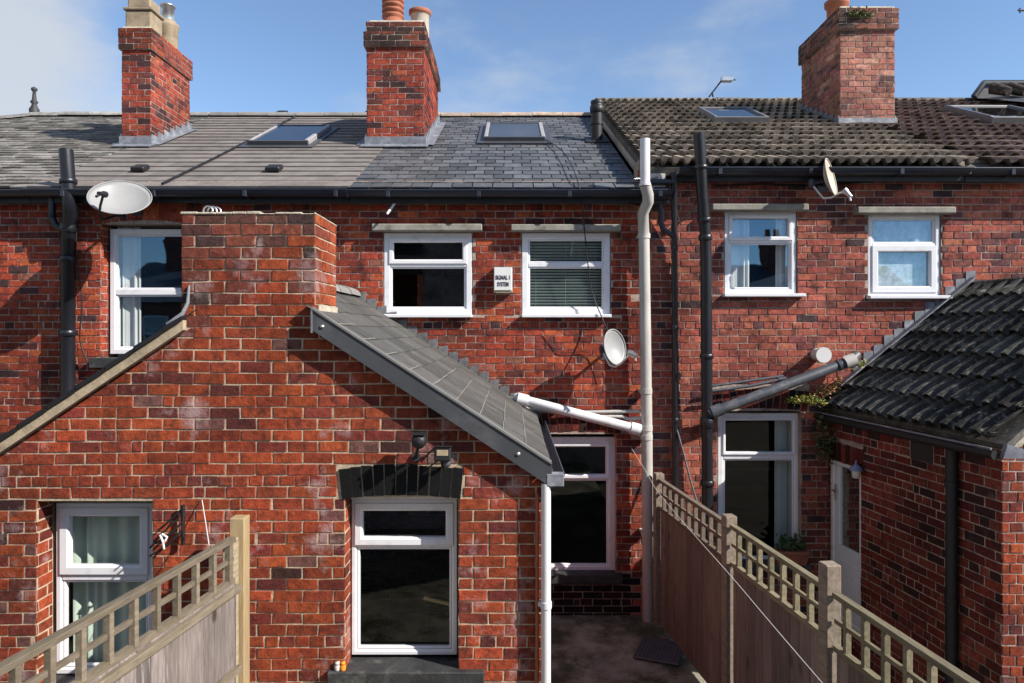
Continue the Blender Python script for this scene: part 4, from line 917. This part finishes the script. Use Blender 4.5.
wp=[P(645,139,6.80),P(645,184,6.80),P(648,195,6.86),P(648,202,6.88),P(643,213,7.00),P(644,240,7.06),P(647,445,7.06),P(648,612,7.06),(PX(648,7.06),7.06,GZ)]
mb=MB(); mb.tube(wp[:2],.049,16); mb.tube([wp[1]+Vector((0,0,.0)),wp[1]-Vector((0,0,.02))],.058,16)
mb.tube(wp[1:],.055,16,m=1)
for py in (236,391,428,437,533):
    p=P(644+ (py-236)*.012,py,7.06); mb.tube([p+Vector((0,0,.025)),p-Vector((0,0,.025))],.064,16,m=1)
    mb.box(p.x-.06,p.x+.06,7.08,BW,p.z-.012,p.z+.012,m=1)
single('soil_pipe',mb,[M_pvcpipe,M_greypipe],'tall white vent pipe with a bent lower length beside the ground floor window','soil pipe')
mb=MB(); a=P(520,399,6.98); b=P(640,430,7.04)
mb.tube([a-Vector((.03,-.05,-.01)),a,a+(b-a)*.5,b],.048,16); d=(b-a).normalized()
mb.tube([a-d*.03,a+d*.08],.060,16); mb.tube([b-d*.1,b],.060,16)
single('waste_pipe',mb,M_pvcpipe,'thick white waste pipe slanting from the gabled extension roof to the white vent pipe','waste pipe')
mb=MB(); mb.tube([P(518,407,7.14),P(560,413,7.14),P(600,412,7.14),P(643,411,7.1)],.018,10); mb.tube([P(600,417,7.13),P(622,416.5,7.13),P(628,419,7.12),P(643,418,7.1)],.020,10)
single('waste_pipe',mb,M_greypipe,'pair of thin pale overflow pipes behind the thick slanting white pipe','waste pipe')
pipe('drainpipe',[P(674,172,7.0),P(674.5,235,7.12),P(675.5,500,7.12),(PX(676,7.12),7.12,GZ-.3)],.030,M_blackpl,'slim black drainpipe between the white vent pipe and the thick black soil pipe',[(1,.05,.05),(1,.35,.05),(1,.7,.05)])
mb=MB(); mb.box(PX(653,7.05),PX(668,7.05),6.99,7.16,PZ(200,7.05),PZ(188,7.05),bev=.01); mb.tube([P(661,200,7.08),P(661,222,7.1),P(663,229,7.1),P(673,236,7.12)],.028,12)
mb.tube([P(650,182,7.0),P(674,182,7.0)],.03,10)
single('rainwater_hopper',mb,M_gutter,'dark blue grey rainwater hopper with a bent outlet between the two house gutters','hopper')
bs=[P(699,133,6.80),P(702,190,6.86),P(705,232,6.97),P(706,260,7.0),P(707,420,7.03),P(707.5,560,7.05),(PX(708,7.05),7.05,GZ-.3)]
pipe('soil_pipe',bs,.056,M_blackpl,'thick leaning black soil pipe rising past the eaves of the pantiled house',[(0,.6,.04),(1,.7,.05),(2,.2,.06),(3,.6,.05),(4,.02,.10),(4,.45,.06)],'soil pipe')
mb=MB(); a=P(850,361,6.98); b=P(716,411,7.0); d=(b-a).normalized(); mb.tube([a-d*.10+Vector((0,.06,.02)),a,b,b+d*.08],.052,16); mb.tube([a-d*.05,a+d*.06],.066,16,m=1); mb.tube([b-d*.06,b+d*.05],.064,16); mb.tube([a+d*.10,a+d*.13],.060,16)
single('waste_pipe',mb,[M_darkpipe,M_greypipe],'thick dark grey waste pipe slanting from the black pantiled extension to the soil pipe','waste pipe')
mb=MB(); mb.tube([P(712,386,7.1),P(748,381,7.1),P(783,376,7.12)],.014,10); mb.tube([P(712,391,7.08),P(750,386,7.08),P(783,379,7.10)],.016,10); mb.tube([P(778,379.5,7.10),P(786,378.5,7.10)],.022,10)
single('waste_pipe',mb,M_darkpipe,'pair of thin black waste pipes above the ground floor window of the pantiled house','waste pipe')
mb=MB(); c=P(824,355,7.02); T=Matrix.Translation(c)@Matrix.Rotation(math.radians(-90),4,'X'); mb.tube([c,c+Vector((0,.035,0))],.078,24); mb.tube([c+Vector((0,.035,0)),c+Vector((0,.19,0))],.062,20); single('boiler_flue',mb,M_white,'round white boiler flue end on the wall above the slanting dark pipe','flue')
# roof vent pipe beside the verge
mb=MB(); c=on_c(PX(597,9.3),9.3,0); 
mb.tube([c,c+Vector((0,0,.40))],.075,16); mb.tube([c+Vector((0,0,.22)),c+Vector((0,0,.25))],.086,16); mb.lathe([(.082,.38),(.095,.40),(.095,.47),(.075,.48),(.085,.50),(.085,.54),(.0,.555)],Matrix.Translation(c),16)
mb.box(-.16,.16,-.16,.16,.0,.035,bev=.01,M=Matrix.Translation(c)@Matrix.Rotation(math.atan(SL),4,'X'))
single('vent_pipe',mb,M_blk,'short black capped vent pipe on the slate roof beside the raised verge','vent pipe')
mb=MB(); mb.tube([P(387,214,7.0),P(400,196,7.12)],.013,8); single('overflow_pipe',mb,M_pvcpipe,'short white overflow pipe poking out under the gutter left of the dark upper window','pipe')
mb=MB(); mb.tube([P(651,178,6.98),P(667,175.5,7.1)],.008,8); mb.tube([P(634,179,6.9),P(651,178,6.98)],.008,8); single('pipe_bracket',mb,M_metal,'thin metal stay holding the top of the white vent pipe','bracket')

# ================================================================ DISHES, ALARM, LIGHTS
def dish(c,nrm,up,rx,ry,label,m,wallpt,lnb=.30,dr=.55):
    nrm=Vector(nrm).normalized(); up=Vector(up); up=(up-nrm*up.dot(nrm)).normalized(); sd=up.cross(nrm)
    t=thing('satellite_dish',tuple(Vector(c)-up*ry),label,'satellite dish')
    mb=MB(); seg=36; rg=8; vs=[]
    Fr=[]
    for side in (0,1):
        for i in range(rg+1):
            rr=i/rg
            for k in range(seg):
                a=2*math.pi*k/seg; dep=.11*min(rx,ry)/.3*(rr*rr-1)
                vs.append(Vector(c)+sd*math.cos(a)*rr*rx+up*math.sin(a)*rr*ry+nrm*(dep-side*.006))
    fs=[]
    for side in (0,1):
        o=side*(rg+1)*seg
        for i in range(rg):
            for k in range(seg):
                k2=(k+1)%seg; q=(o+i*seg+k,o+i*seg+k2,o+(i+1)*seg+k2,o+(i+1)*seg+k); fs.append(q)
    o2=(rg+1)*seg
    for k in range(seg):
        k2=(k+1)%seg; fs.append((rg*seg+k,rg*seg+k2,o2+rg*seg+k2,o2+rg*seg+k))
    mb.raw(vs,fs,0,(1,1,1),True)
    rim=[Vector(c)+sd*math.cos(a)*rx+up*math.sin(a)*ry for a in [2*math.pi*k/seg for k in range(seg+1)]]; mb.tube(rim,.006,5)
    mb.build('reflector',m,t)
    foot=Vector(c)-up*ry*.96-nrm*.01; head=Vector(c)-up*ry*dr+nrm*lnb
    mb=MB(); mb.tube([Vector(c)-nrm*.19,foot-nrm*.10,foot-nrm*.03-up*.02,foot+nrm*.05,head],.012,8); mb.build('arm',M_blk if m is M_dish else M_metal,t)
    mb=MB(); dd=(Vector(c)-head).normalized(); mb.tube([head-dd*.07,head-dd*.02,head+dd*.0,head+dd*.03],[.018,.02,.03,.03],12); mb.tube([head-dd*.04,head-dd*.04-up*.06],.012,8); mb.build('receiver',M_blk if m is M_dish else M_metal,t)
    mb=MB(); hub=Vector(c)-nrm*.19; w_=Vector(wallpt); mb.box(hub.x-.022,hub.x+.022,hub.y-.03,hub.y+.03,hub.z-.04,hub.z+.04,bev=.008)
    mid=Vector((w_.x,hub.y+.03,w_.z)); mb.tube([hub,mid if (mid-hub).length>.02 else hub+Vector((0,.02,.01)),w_],.018,10)
    mb.box(w_.x-.05,w_.x+.05,w_.y-.012,w_.y-.001,w_.z-.08,w_.z+.08); mb.build('bracket',M_darkpipe if m is not M_dish else M_blk,t)
    return t
dish(P(120,197,6.62),(.27,-.64,.72),(.30,.6,.75),.265,.275,'large grey satellite dish above the tall window at upper left',M_dish,(PX(138,7.2),BW,PZ(208,7.2)),lnb=.14,dr=.75)
dish(P(615,347,6.86),(.60,-.80,.18),(-.08,0,1),.145,.175,'small pale grey satellite dish on the wall left of the white vent pipe',M_dishw,(PX(606,7.2),BW,PZ(352,7.2)),lnb=.20)
dish(P(831,177,6.83),(.78,-.62,.2),(-.1,0,1),.15,.185,'pale satellite dish seen edge-on under the gutter between the two right-hand upper windows',M_cream,(PX(822,7.2),BW,PZ(184,7.2)),lnb=.10,dr=1.0)
# alarm box
al=thing('alarm_box',(PX(503,7.1),7.15,PZ(293,7.1)),'white burglar alarm box with black lettering between the two middle upper windows','alarm box')
mb=MB(); x0,x1=PX(494.5,7.09),PX(511.5,7.09); z0,z1=PZ(292,7.09),PZ(267.5,7.09)
T=Matrix(); mb.raw([(x0,7.09,z0+.02),(x1,7.09,z0+.02),(x1,7.09,z1),(x0,7.09,z1),(x0-.008,7.13,z0-.004),(x1+.008,7.13,z0-.004),(x1+.008,7.13,z1+.006),(x0-.008,7.13,z1+.006),(x0-.008,BW-.008,z0-.004),(x1+.008,BW-.008,z0-.004),(x1+.008,BW-.008,z1+.006),(x0-.008,BW-.008,z1+.006)],
   [(0,1,2,3),(4,5,1,0),(1,5,6,2),(3,2,6,7),(4,0,3,7),(4,8,9,5),(5,9,10,6),(6,10,11,7),(7,11,8,4)]); mb.build('casing',M_white,al)
mb=MB(); mb.box(x0+.01,x1-.01,7.10,7.13,z0-.012,z0+.010,bev=.004); mb.build('lens',M_buff,al)
def text(body,size,loc,m,parent,name,wid=None,ext=.001):
    cu=bpy.data.curves.new(name,'FONT'); cu.body=body; cu.size=size; cu.align_x='CENTER'; cu.extrude=ext; cu.offset=.0012
    o=bpy.data.objects.new(name,cu); C.objects.link(o); dg=bpy.context.evaluated_depsgraph_get(); me=bpy.data.meshes.new_from_object(o.evaluated_get(dg)); bpy.data.objects.remove(o)
    xs=[v.co.x for v in me.vertices]; k=(wid/(max(xs)-min(xs))) if wid else 1
    me.transform(Matrix.Translation(loc)@Matrix.Rotation(math.radians(90),4,'X')@Matrix.Diagonal((k,1,1,1)))
    me.materials.append(m); o=bpy.data.objects.new(name,me); C.objects.link(o); o.parent=parent; o.location=-parent.location; return o
text('SIGNAL 1',.060,((x0+x1)/2,7.088,PZ(279.5,7.09)),M_ink,al,'lettering',.145)
text('SYSTEM',.060,((x0+x1)/2,7.088,PZ(286.2,7.09)),M_ink,al,'lettering',.115)
# camera and floodlight on the extension
cm_=thing('security_camera',tuple(P(416,452,4.5)),'round black security camera on the gabled wall above the black arch','security camera')
T=Matrix.Translation(P(419,441,4.36))@Matrix.Rotation(math.radians(100),4,'X'); mb=MB(); mb.lathe([(0,.045),(.03,.04),(.045,.02),(.048,-.01),(.045,-.05),(.02,-.06),(0,-.06)],T,20); mb.build('camera_body',M_blk,cm_)
T=Matrix.Translation(P(419,441,4.36)); mb=MB(); mb.box(-.045,.045,-.045,.06,.040,.048,bev=.003,M=T); mb.build('hood',M_blk,cm_)
mb=MB(); mb.tube([P(419,443,4.38),P(417,452,4.42),P(416,458,4.515)],.010,8); mb.tube([P(416,457,4.50),P(416,457,4.519)],.03,12); mb.build('bracket',M_blk,cm_)
fl=thing('floodlight',tuple(P(444,465,4.5)),'small black floodlight with a pale lens beside the round security camera','floodlight')
T=Matrix.Translation(P(442.5,454,4.38))@Matrix.Rotation(math.radians(-8),4,'X'); mb=MB(); mb.box(-.052,.052,-.015,.04,-.045,.04,bev=.008,M=T); mb.box(-.055,.055,-.02,.05,.04,.05,bev=.003,M=T); mb.build('housing',M_blk,fl)
mb=MB(); mb.box(-.036,.036,-.019,-.014,-.012,.025,bev=.002,M=T); mb.build('lens',M_buff,fl)
mb=MB(); mb.tube([P(442,459,4.42),P(443,466,4.48),P(444,466,4.515)],.012,8); mb.lathe([(0,-.03),(.022,-.02),(.026,0),(.02,.02)],Matrix.Translation(P(447,463,4.42)),12,m=1); mb.build('motion_sensor',[M_blk,M_darkpipe],fl)
mb=MB(); mb.tube([P(421,462,4.49),P(428,454,4.47),P(438,445,4.46)],.007,6); mb.tube([P(428,468,4.49),P(436,462,4.48),P(441,458,4.47)],.005,6); single('cable',mb,M_cable,'short black cable linking the floodlight and the security camera','cable')

# ================================================================ AERIALS
mb=MB(); a=P(708,97,RY+.2); b=P(722,80,RY+.1); mb.tube([P(709,97,RY+.1),b],.014,6); mb.tube([P(713,97,RY+.2),P(712,92,RY+.2)],.012,6)
mb.box(b.x-.02,b.x+.17,b.y-.05,b.y+.05,b.z-.03,b.z+.05,bev=.01,m=1); mb.tube([b+Vector((0,0,.03)),b+Vector((.22,0,.0))],.01,6)
single('aerial',mb,[M_blk,M_metal],'small television aerial leaning above the ridge left of the large chimney','aerial')
mb=MB(); mb.tube([P(1018,10,RY),P(1040,12,RY)],.014,6); mb.tube([P(1020,8,RY),P(1020,13,RY)],.012,6); mb.tube([P(1032,6,RY),P(1032,98,RY)],.02,6); single('aerial',mb,M_blk,'tip of a thin television aerial at the top right corner of the photo','aerial')

# ================================================================ CABLES
def cable(pts,r,m,label,group=None):
    mb=MB(); P_=[Vector(p) for p in pts]; out=[]
    for i in range(len(P_)-1):
        a=P_[max(i-1,0)];b=P_[i];c=P_[i+1];d=P_[min(i+2,len(P_)-1)]
        for k in range(6):
            t=k/6; out.append(.5*((2*b)+(c-a)*t+(2*a-5*b+4*c-d)*t*t+(3*b-a-3*c+d)*t**3))
    out.append(P_[-1]); mb.tube(out,r,6); return single('cable',mb,m,label,'cable',group)
cable([on_c(PX(533,9.9),9.9,.03)+Vector((0,0,0)),P(553,147,8.9)+Vector((0,-.03,.03)),P(566,160,8.1)+Vector((0,-.03,.04)),P(578,182,7.0),P(582,205,7.05),P(588,265,7.1),P(592,292,7.12),P(603,320,7.08),P(611,338,6.95)],.006,M_cable,'black cable running down the slate roof and wall to the small satellite dish')
cable([P(x,y,7.17) for x,y in ((330,197),(380,200),(430,197),(480,200),(530,198),(600,199),(640,205))],.009,M_cable,'black cable clipped under the gutter above the two middle upper windows')
cable([P(x,y,7.17) for x,y in ((715,187),(760,184),(800,186),(840,184),(900,180),(960,182),(1020,181))],.009,M_cable,'black cable sagging under the gutter of the pantiled house')
cable([P(x,y,7.17) for x,y in ((-10,192),(60,200),(150,198),(200,199),(330,197))],.008,M_cable,'black cable under the gutter behind the large grey dish')
cable([P(x,y,7.13) for x,y in ((79,205),(76,250),(82,300),(80,340),(90,366))],.007,M_cable,'thin black cable hanging between the left soil pipe and the tall window')
cable([P(677,430,7.1),P(684,455,7.0),P(691,482,6.9),P(699,508,6.8)],.010,M_darkpipe,'grey cable slanting from the slim black drainpipe down behind the right fence')
for i,(pts,lab) in enumerate(((((704,205),(690,212),(680,222),(676,206)),'tangled black cable loop beside the leaning soil pipe'),(((672,230),(690,212),(698,198),(702,194)),'black cable stretched up between slim drainpipe and leaning soil pipe'))):
    cable([P(x,y,7.12) for x,y in pts],.007,M_cable,lab)
cable([P(605,377,7.15),P(590,353,7.17),P(560,352,7.18),P(545,333,7.18)][::1],.004,M_cable,'thin black cable on the brick left of the small satellite dish')
cable([P(632,449,6.9),P(645,470,6.6),P(658,492,6.2),P(690,530,5.2),P(730,575,4.4),P(775,628,3.75),P(830,692,3.2)],.0020,M_wcable,'pale thin line slanting across the right fence')
cable([P(202,500,4.5),P(206,525,4.35),P(209,545,4.2)],.003,M_wcable,'pale string hanging on the brick beside the left fence post')
# cable bundle left of the post
mb=MB()
def bund(pts,r=.006):
    mb.tube([P(*p) for p in pts],r,6)
bund([(150,548,4.46),(162,533,4.44),(178,519,4.47),(183,508,4.49)]); bund([(152,545,4.44),(170,535,4.43),(182,522,4.46)],.007); bund([(150,556,4.44),(168,545,4.43),(182,530,4.46),(184,512,4.48)],.008); bund([(158,530,4.46),(175,516,4.48),(184,507,4.49)])
bund([(183,505,4.48),(183,545,4.48)],.012)
single('cable_bundle',mb,M_cable,'tangle of black cables clipped to the brick between the low left window and fence post','cables')
mb=MB(); mb.tube([P(160,535,4.42),P(163,542,4.41),P(164,549,4.42)],.007,6); mb.tube([P(162,534,4.42),P(167,537,4.42),P(165,541,4.42)],.007,6); single('cable_tie',mb,M_white,'small white cable tie on the black cable tangle','cable tie')

# ================================================================ FENCES
def fence(root_label,a0,dirv,length,ztop,posts,side,m_board,boardcol,m_rail,railcol,bw=.12,npanel=1,startd=0,trel=.30,stick=.163,face=1,board_top=None,under_rail=False):
    pass
def Mdir(p,dv):
    return Matrix.Translation(p)@Matrix(((dv.x,-dv.y,0,0),(dv.y,dv.x,0,0),(0,0,1,0),(0,0,0,1)))
def panel(root,p0,p1,ztop,trel,mb_mat,bcol,rm,rcol,viewside,stick=.163,bw=.115,zbot=GZ,rail_face=True,capc=None):
    p0=Vector((*p0,0));p1=Vector((*p1,0)); L=(p1-p0).length; dv=(p1-p0).normalized(); T=Mdir(p0,dv)
    # top rail, middle and bottom lattice rails, sticks
    mb=MB(); c=rcol()
    mb.box(0,L,-.024,.024,ztop-.030,ztop,c=c,bev=.003,M=T); mb.build('top_rail',rm,root)
    mb=MB(); mb.box(0,L,-.010,.010,ztop-trel*.52-.012,ztop-trel*.52+.012,c=rcol(),M=T)
    mb.box(0,L,-.018,.018,ztop-trel-.02,ztop-trel+.012,c=rcol(),M=T)
    u=stick*.6
    while u<L-.02:
        mb.box(u-.014,u+.014,-.017+viewside*.006,.017+viewside*.006,ztop-trel,ztop-.03,c=rcol(),bev=.002,M=T); u+=stick
    mb.build('trellis',rm,root)
    mb=MB(); u=0
    while u<L-.005:
        u2=min(u+bw,L); t0=R.uniform(-.002,.002)
        mb.box(u+.0008,u2-.0008,-.010+t0+viewside*.012,.006+t0+viewside*.012,zbot+.03,ztop-trel-.021,c=bcol(),bev=.005,M=T); u=u2
    if rail_face:
        for z in (ztop-trel-.045,ztop-trel-.52,GZ+.25): mb.box(0,L,viewside*.045-.016,viewside*.045+.016,z-.02,z+.022,m=1,c=rcol(),bev=.003,M=T)
    mb.build('boards',[mb_mat,rm],root)
wl=gray(.5,.85,(.25,.20,.145)); wb=gray(.45,1.0,(.23,.19,.175))
FL=lambda d:(-1.65-.134*(4.2-d),d)
LF=thing('garden_fence',(*FL(4.2),GZ),'weathered grey board fence with open trellis top at lower left','fence')
panel(LF,FL(1.2),FL(4.15),-1.225,.255,M_woodV,wb,M_woodR,wl,-1,stick=.166,bw=.11)
p=FL(4.22); 
mb=MB(); mb.box(p[0]-.085,p[0]-.015,4.185,4.26,GZ,-1.26,c=(.33,.27,.18),bev=.004); mb.build('end_post',M_woodR,LF)
mb=MB(); mb.box(p[0]-.075,p[0]+.015,4.265,4.36,GZ,PZ(517,4.3),bev=.005); single('fence_post',mb,M_woodN,'tall fresh yellow timber post against the brick at the end of the left fence','post')
FR=lambda d:(1.45+.114*(7.0-d),d)
RF=thing('garden_fence',(*FR(5.3),GZ),'brown board fence with trellis top running down the middle of the yards at right','fence')
rb=gray(.6,1.2,(.19,.145,.125)); rr_=gray(.6,1.0,(.24,.205,.13)); rr2=gray(.6,.95,(.18,.14,.11))
panel(RF,FR(6.90),FR(5.36),-1.465,.28,M_woodB,rb,M_woodR,rr2,1,stick=.163,bw=.12,rail_face=False)
panel(RF,FR(5.24),FR(4.02),-1.455,.29,M_woodB,rb,M_woodR,rr_,1,stick=.163,bw=.12,rail_face=False)
panel(RF,FR(3.90),FR(1.6),-1.46,.305,M_woodB,rb,M_woodR,rr_,1,stick=.163,bw=.12,rail_face=False)
for d,zt_ in ((6.95,-1.42),(5.30,PZ(515,5.3)),(3.96,PZ(563,3.96))):
    q=FR(d); T=Mdir(Vector((q[0],q[1],0)),(Vector((*FR(1),0))-Vector((*FR(2),0))).normalized()); mb=MB(); mb.box(-.045,.045,-.045,.045,GZ-.3,zt_,c=(.23,.18,.14),bev=.006,M=T); mb.build('post',M_woodR,RF)

# ================================================================ SMALL THINGS
mb=MB(); 
T=Matrix.Translation(P(661,655,6.35)*1); 
cx,cy=PX(662,6.15),6.35
T=Matrix.Translation((PX(661,6.3),6.35,GZ+.012))@Matrix.Rotation(math.radians(-22),4,'Z')
mb.box(-.20,.20,-.22,.22,0,.02,bev=.006,M=T)
for k in range(13): mb.box(-.19+k*.03,-.18+k*.03,-.21,.21,.02,.026,M=T)
single('drain_cover',mb,M_dmat,'grey ribbed board lying over the drain beside the right fence','drain cover')
for (px,cb,cap,lab) in ((337,(.55,.50,.48),M_white,'tiny white jar left of the orange pot on the black window ledge'),(342.5,(.75,.25,.02),M_terra,'tiny orange pot at the left end of the black window ledge under the arch')):
    p=Vector((PX(px,4.49),4.50,-2.19)); T=Matrix.Translation(p); mb=MB(); mb.lathe([(0,0),(.016,0),(.019,.012),(.019,.034),(.014,.042),(.016,.043),(.016,.056),(0,.058)],T,14)
    single('jar',mb,mat('jar_paint_%d'%px,cb,.4,.2,30,bump=0),lab,'jar','small jars on the ledge' )
# planter
pl=thing('plant_pot',(PX(791,7.12),7.13,O7[2]),'terracotta trough of low green plants on the ledge behind the right fence','planter')
mb=MB(); x0,x1=PX(775,7.1),PX(808,7.1); zb_=O7[2]+.003
mb.raw([(x0+.02,7.09,zb_),(x1-.02,7.09,zb_),(x1-.02,7.19,zb_),(x0+.02,7.19,zb_),(x0,7.07,zb_+.13),(x1,7.07,zb_+.13),(x1,7.195,zb_+.13),(x0,7.195,zb_+.13)],[(0,1,5,4),(1,2,6,5),(2,3,7,6),(3,0,4,7),(3,2,1,0)]); mb.box(x0-.01,x1+.01,7.06,7.197,zb_+.105,zb_+.14,bev=.006)
mb.build('trough',M_terra,pl)
mb=MB(); leaves(mb,[(x0+.06+i*.045,7.13,zb_+.20) for i in range(6)],26,.035,[(.04,.08,.02),(.03,.06,.015),(.06,.10,.03)],(.03,.025,.05)); mb.build('foliage',M_leaf,pl)
# moss and stonecrop in the valley of the extension
mb=MB(); pts=[P(x,y,7.1) for x,y in ((792,400),(798,401),(804,399),(810,400),(817,401),(822,402),(812,397),(800,397))]
leaves(mb,pts,70,.020,[(.25,.26,.04),(.16,.20,.04),(.30,.22,.06),(.10,.13,.03)],(.035,.04,.014)); single('stonecrop',mb,M_leaf,'yellow green stonecrop mat at the left corner of the black pantile roof','plant')
mb=MB(); leaves(mb,[P(x,y,7.12) for x,y in ((822,390),(828,387),(833,384),(838,381),(826,393),(835,389))],55,.018,[(.30,.17,.08),(.22,.16,.07),(.16,.16,.05)],(.03,.03,.02)); single('stonecrop',mb,M_leaf,'reddish stonecrop tuft just right of the yellow green mat','plant')
mb=MB(); leaves(mb,[P(x,y,7.0) for x,y in ((852,366),(857,364),(861,363))],50,.016,[(.28,.28,.04),(.2,.2,.04)],(.025,.03,.015)); single('moss_clump',mb,M_leaf,'small bright moss clump below the upper end of the slanting dark pipe','moss')
mb=MB(); leaves(mb,[P(x,y,7.08) for x,y in ((822,415),(826,425),(820,435),(825,445),(828,452),(822,455),(832,440))],60,.024,[(.05,.08,.02),(.035,.06,.018),(.08,.10,.03)],(.045,.03,.05)); single('ivy',mb,M_leaf,'dark ivy hanging over the top of the white back door','ivy')

# ================================================================ HOUSES ACROSS THE YARDS (behind the photographer; seen in the window panes)
oh=thing('terraced_house',(0,-3,GZ),'dark brick house behind the viewer, seen only as reflections in the panes','house')
mb=MB(); bxs=(-4.2,3.6,-6.5,-1.0)
slab(mb,(3.6,-1.0,0),(-1,0,0),(0,1,0),[(0,GZ-.3),(7.8,GZ-.3),(7.8,3.3),(0,3.3)],[(5.5,6.4,1.0,2.2),(1.2,2.1,1.0,2.2)],.25,0,1)
mb.box(-4.2,3.6,-6.5,-6.3,GZ-.3,3.3,m=0); mb.box(-4.2,-4.0,-6.3,-1.25,GZ-.3,3.3,m=0); mb.box(3.4,3.6,-6.3,-1.25,GZ-.3,3.3,m=0); mb.build('wall',[M_brickD,M_plaster],oh)
mb=MB(); mb.raw([(-4.3,-.8,3.2),(3.7,-.8,3.2),(3.7,-3.75,4.9),(-4.3,-3.75,4.9),(-4.3,-6.7,3.2),(3.7,-6.7,3.2)],[(0,1,2,3),(3,2,5,4)],0,(.07,.08,.09)); mb.build('roof',M_slate,oh)
for x in (-2.35,1.95):
    window(oh,x-.44,x+.44,1.01,2.19,1.05,[(0,1,.55,1),(0,1,0,.5)],T=Matrix.Diagonal((1,-1,1,1)))
for i,(xc,yc,w_,h_,lab) in enumerate(((-11.5,-13,9.0,2.1,'brick house beyond the yards to the left, mirrored in the tall left window'),(11.5,-13,9.5,2.0,'brick house beyond the yards to the right, mirrored in the right-hand panes'))):
    o=thing('terraced_house',(xc,yc,GZ),lab,'house'); mb=MB(); a,b=xc-w_/2,xc+w_/2
    mb.box(a,b,yc-6,yc,GZ-.3,h_-.9,m=0); mb.build('wall',M_brickD and mat('far_brick_%d'%i,(.17,.07,.05),.9,.3,6),o)
    mb=MB(); mb.prism([(0,0),(1,0),(1,1),(0,1)],0,1) ; mb=MB()
    mb.raw([(a,yc+.3,h_-1.0),(b,yc+.3,h_-1.0),(b,yc-3,h_+.8),(a,yc-3,h_+.8),(a,yc-6.3,h_-1.0),(b,yc-6.3,h_-1.0)],[(0,1,2,3),(3,2,5,4),(0,3,4),(1,5,2)],0,(.07,.07,.08)); mb.build('roof',M_slate,o)
    for k in range(3):
        x=a+1.5+k*3; mb=MB(); mb.box(x-.35,x+.35,yc-3.3,yc-2.3,h_-.2,h_+1.9); mb.box(x-.4,x+.4,yc-3.35,yc-2.25,h_+1.6,h_+1.75); c=mb.build('chimney',mat('far_chimney',(.14,.06,.045),.9,.3,6),o)
        mb=MB()
        for q in (-.2,.15): mb.lathe([(.12,h_+1.9),(.10,h_+2.35)],Matrix.Translation((x+q,yc-2.8,0)),10)
        mb.build('chimney_pot',M_terra,c)
        window(o,x-.1,x+.9,-.9,.6,-yc-.06,[(0,1,.55,1),(0,1,0,.5)],T=Matrix.Diagonal((1,-1,1,1)))
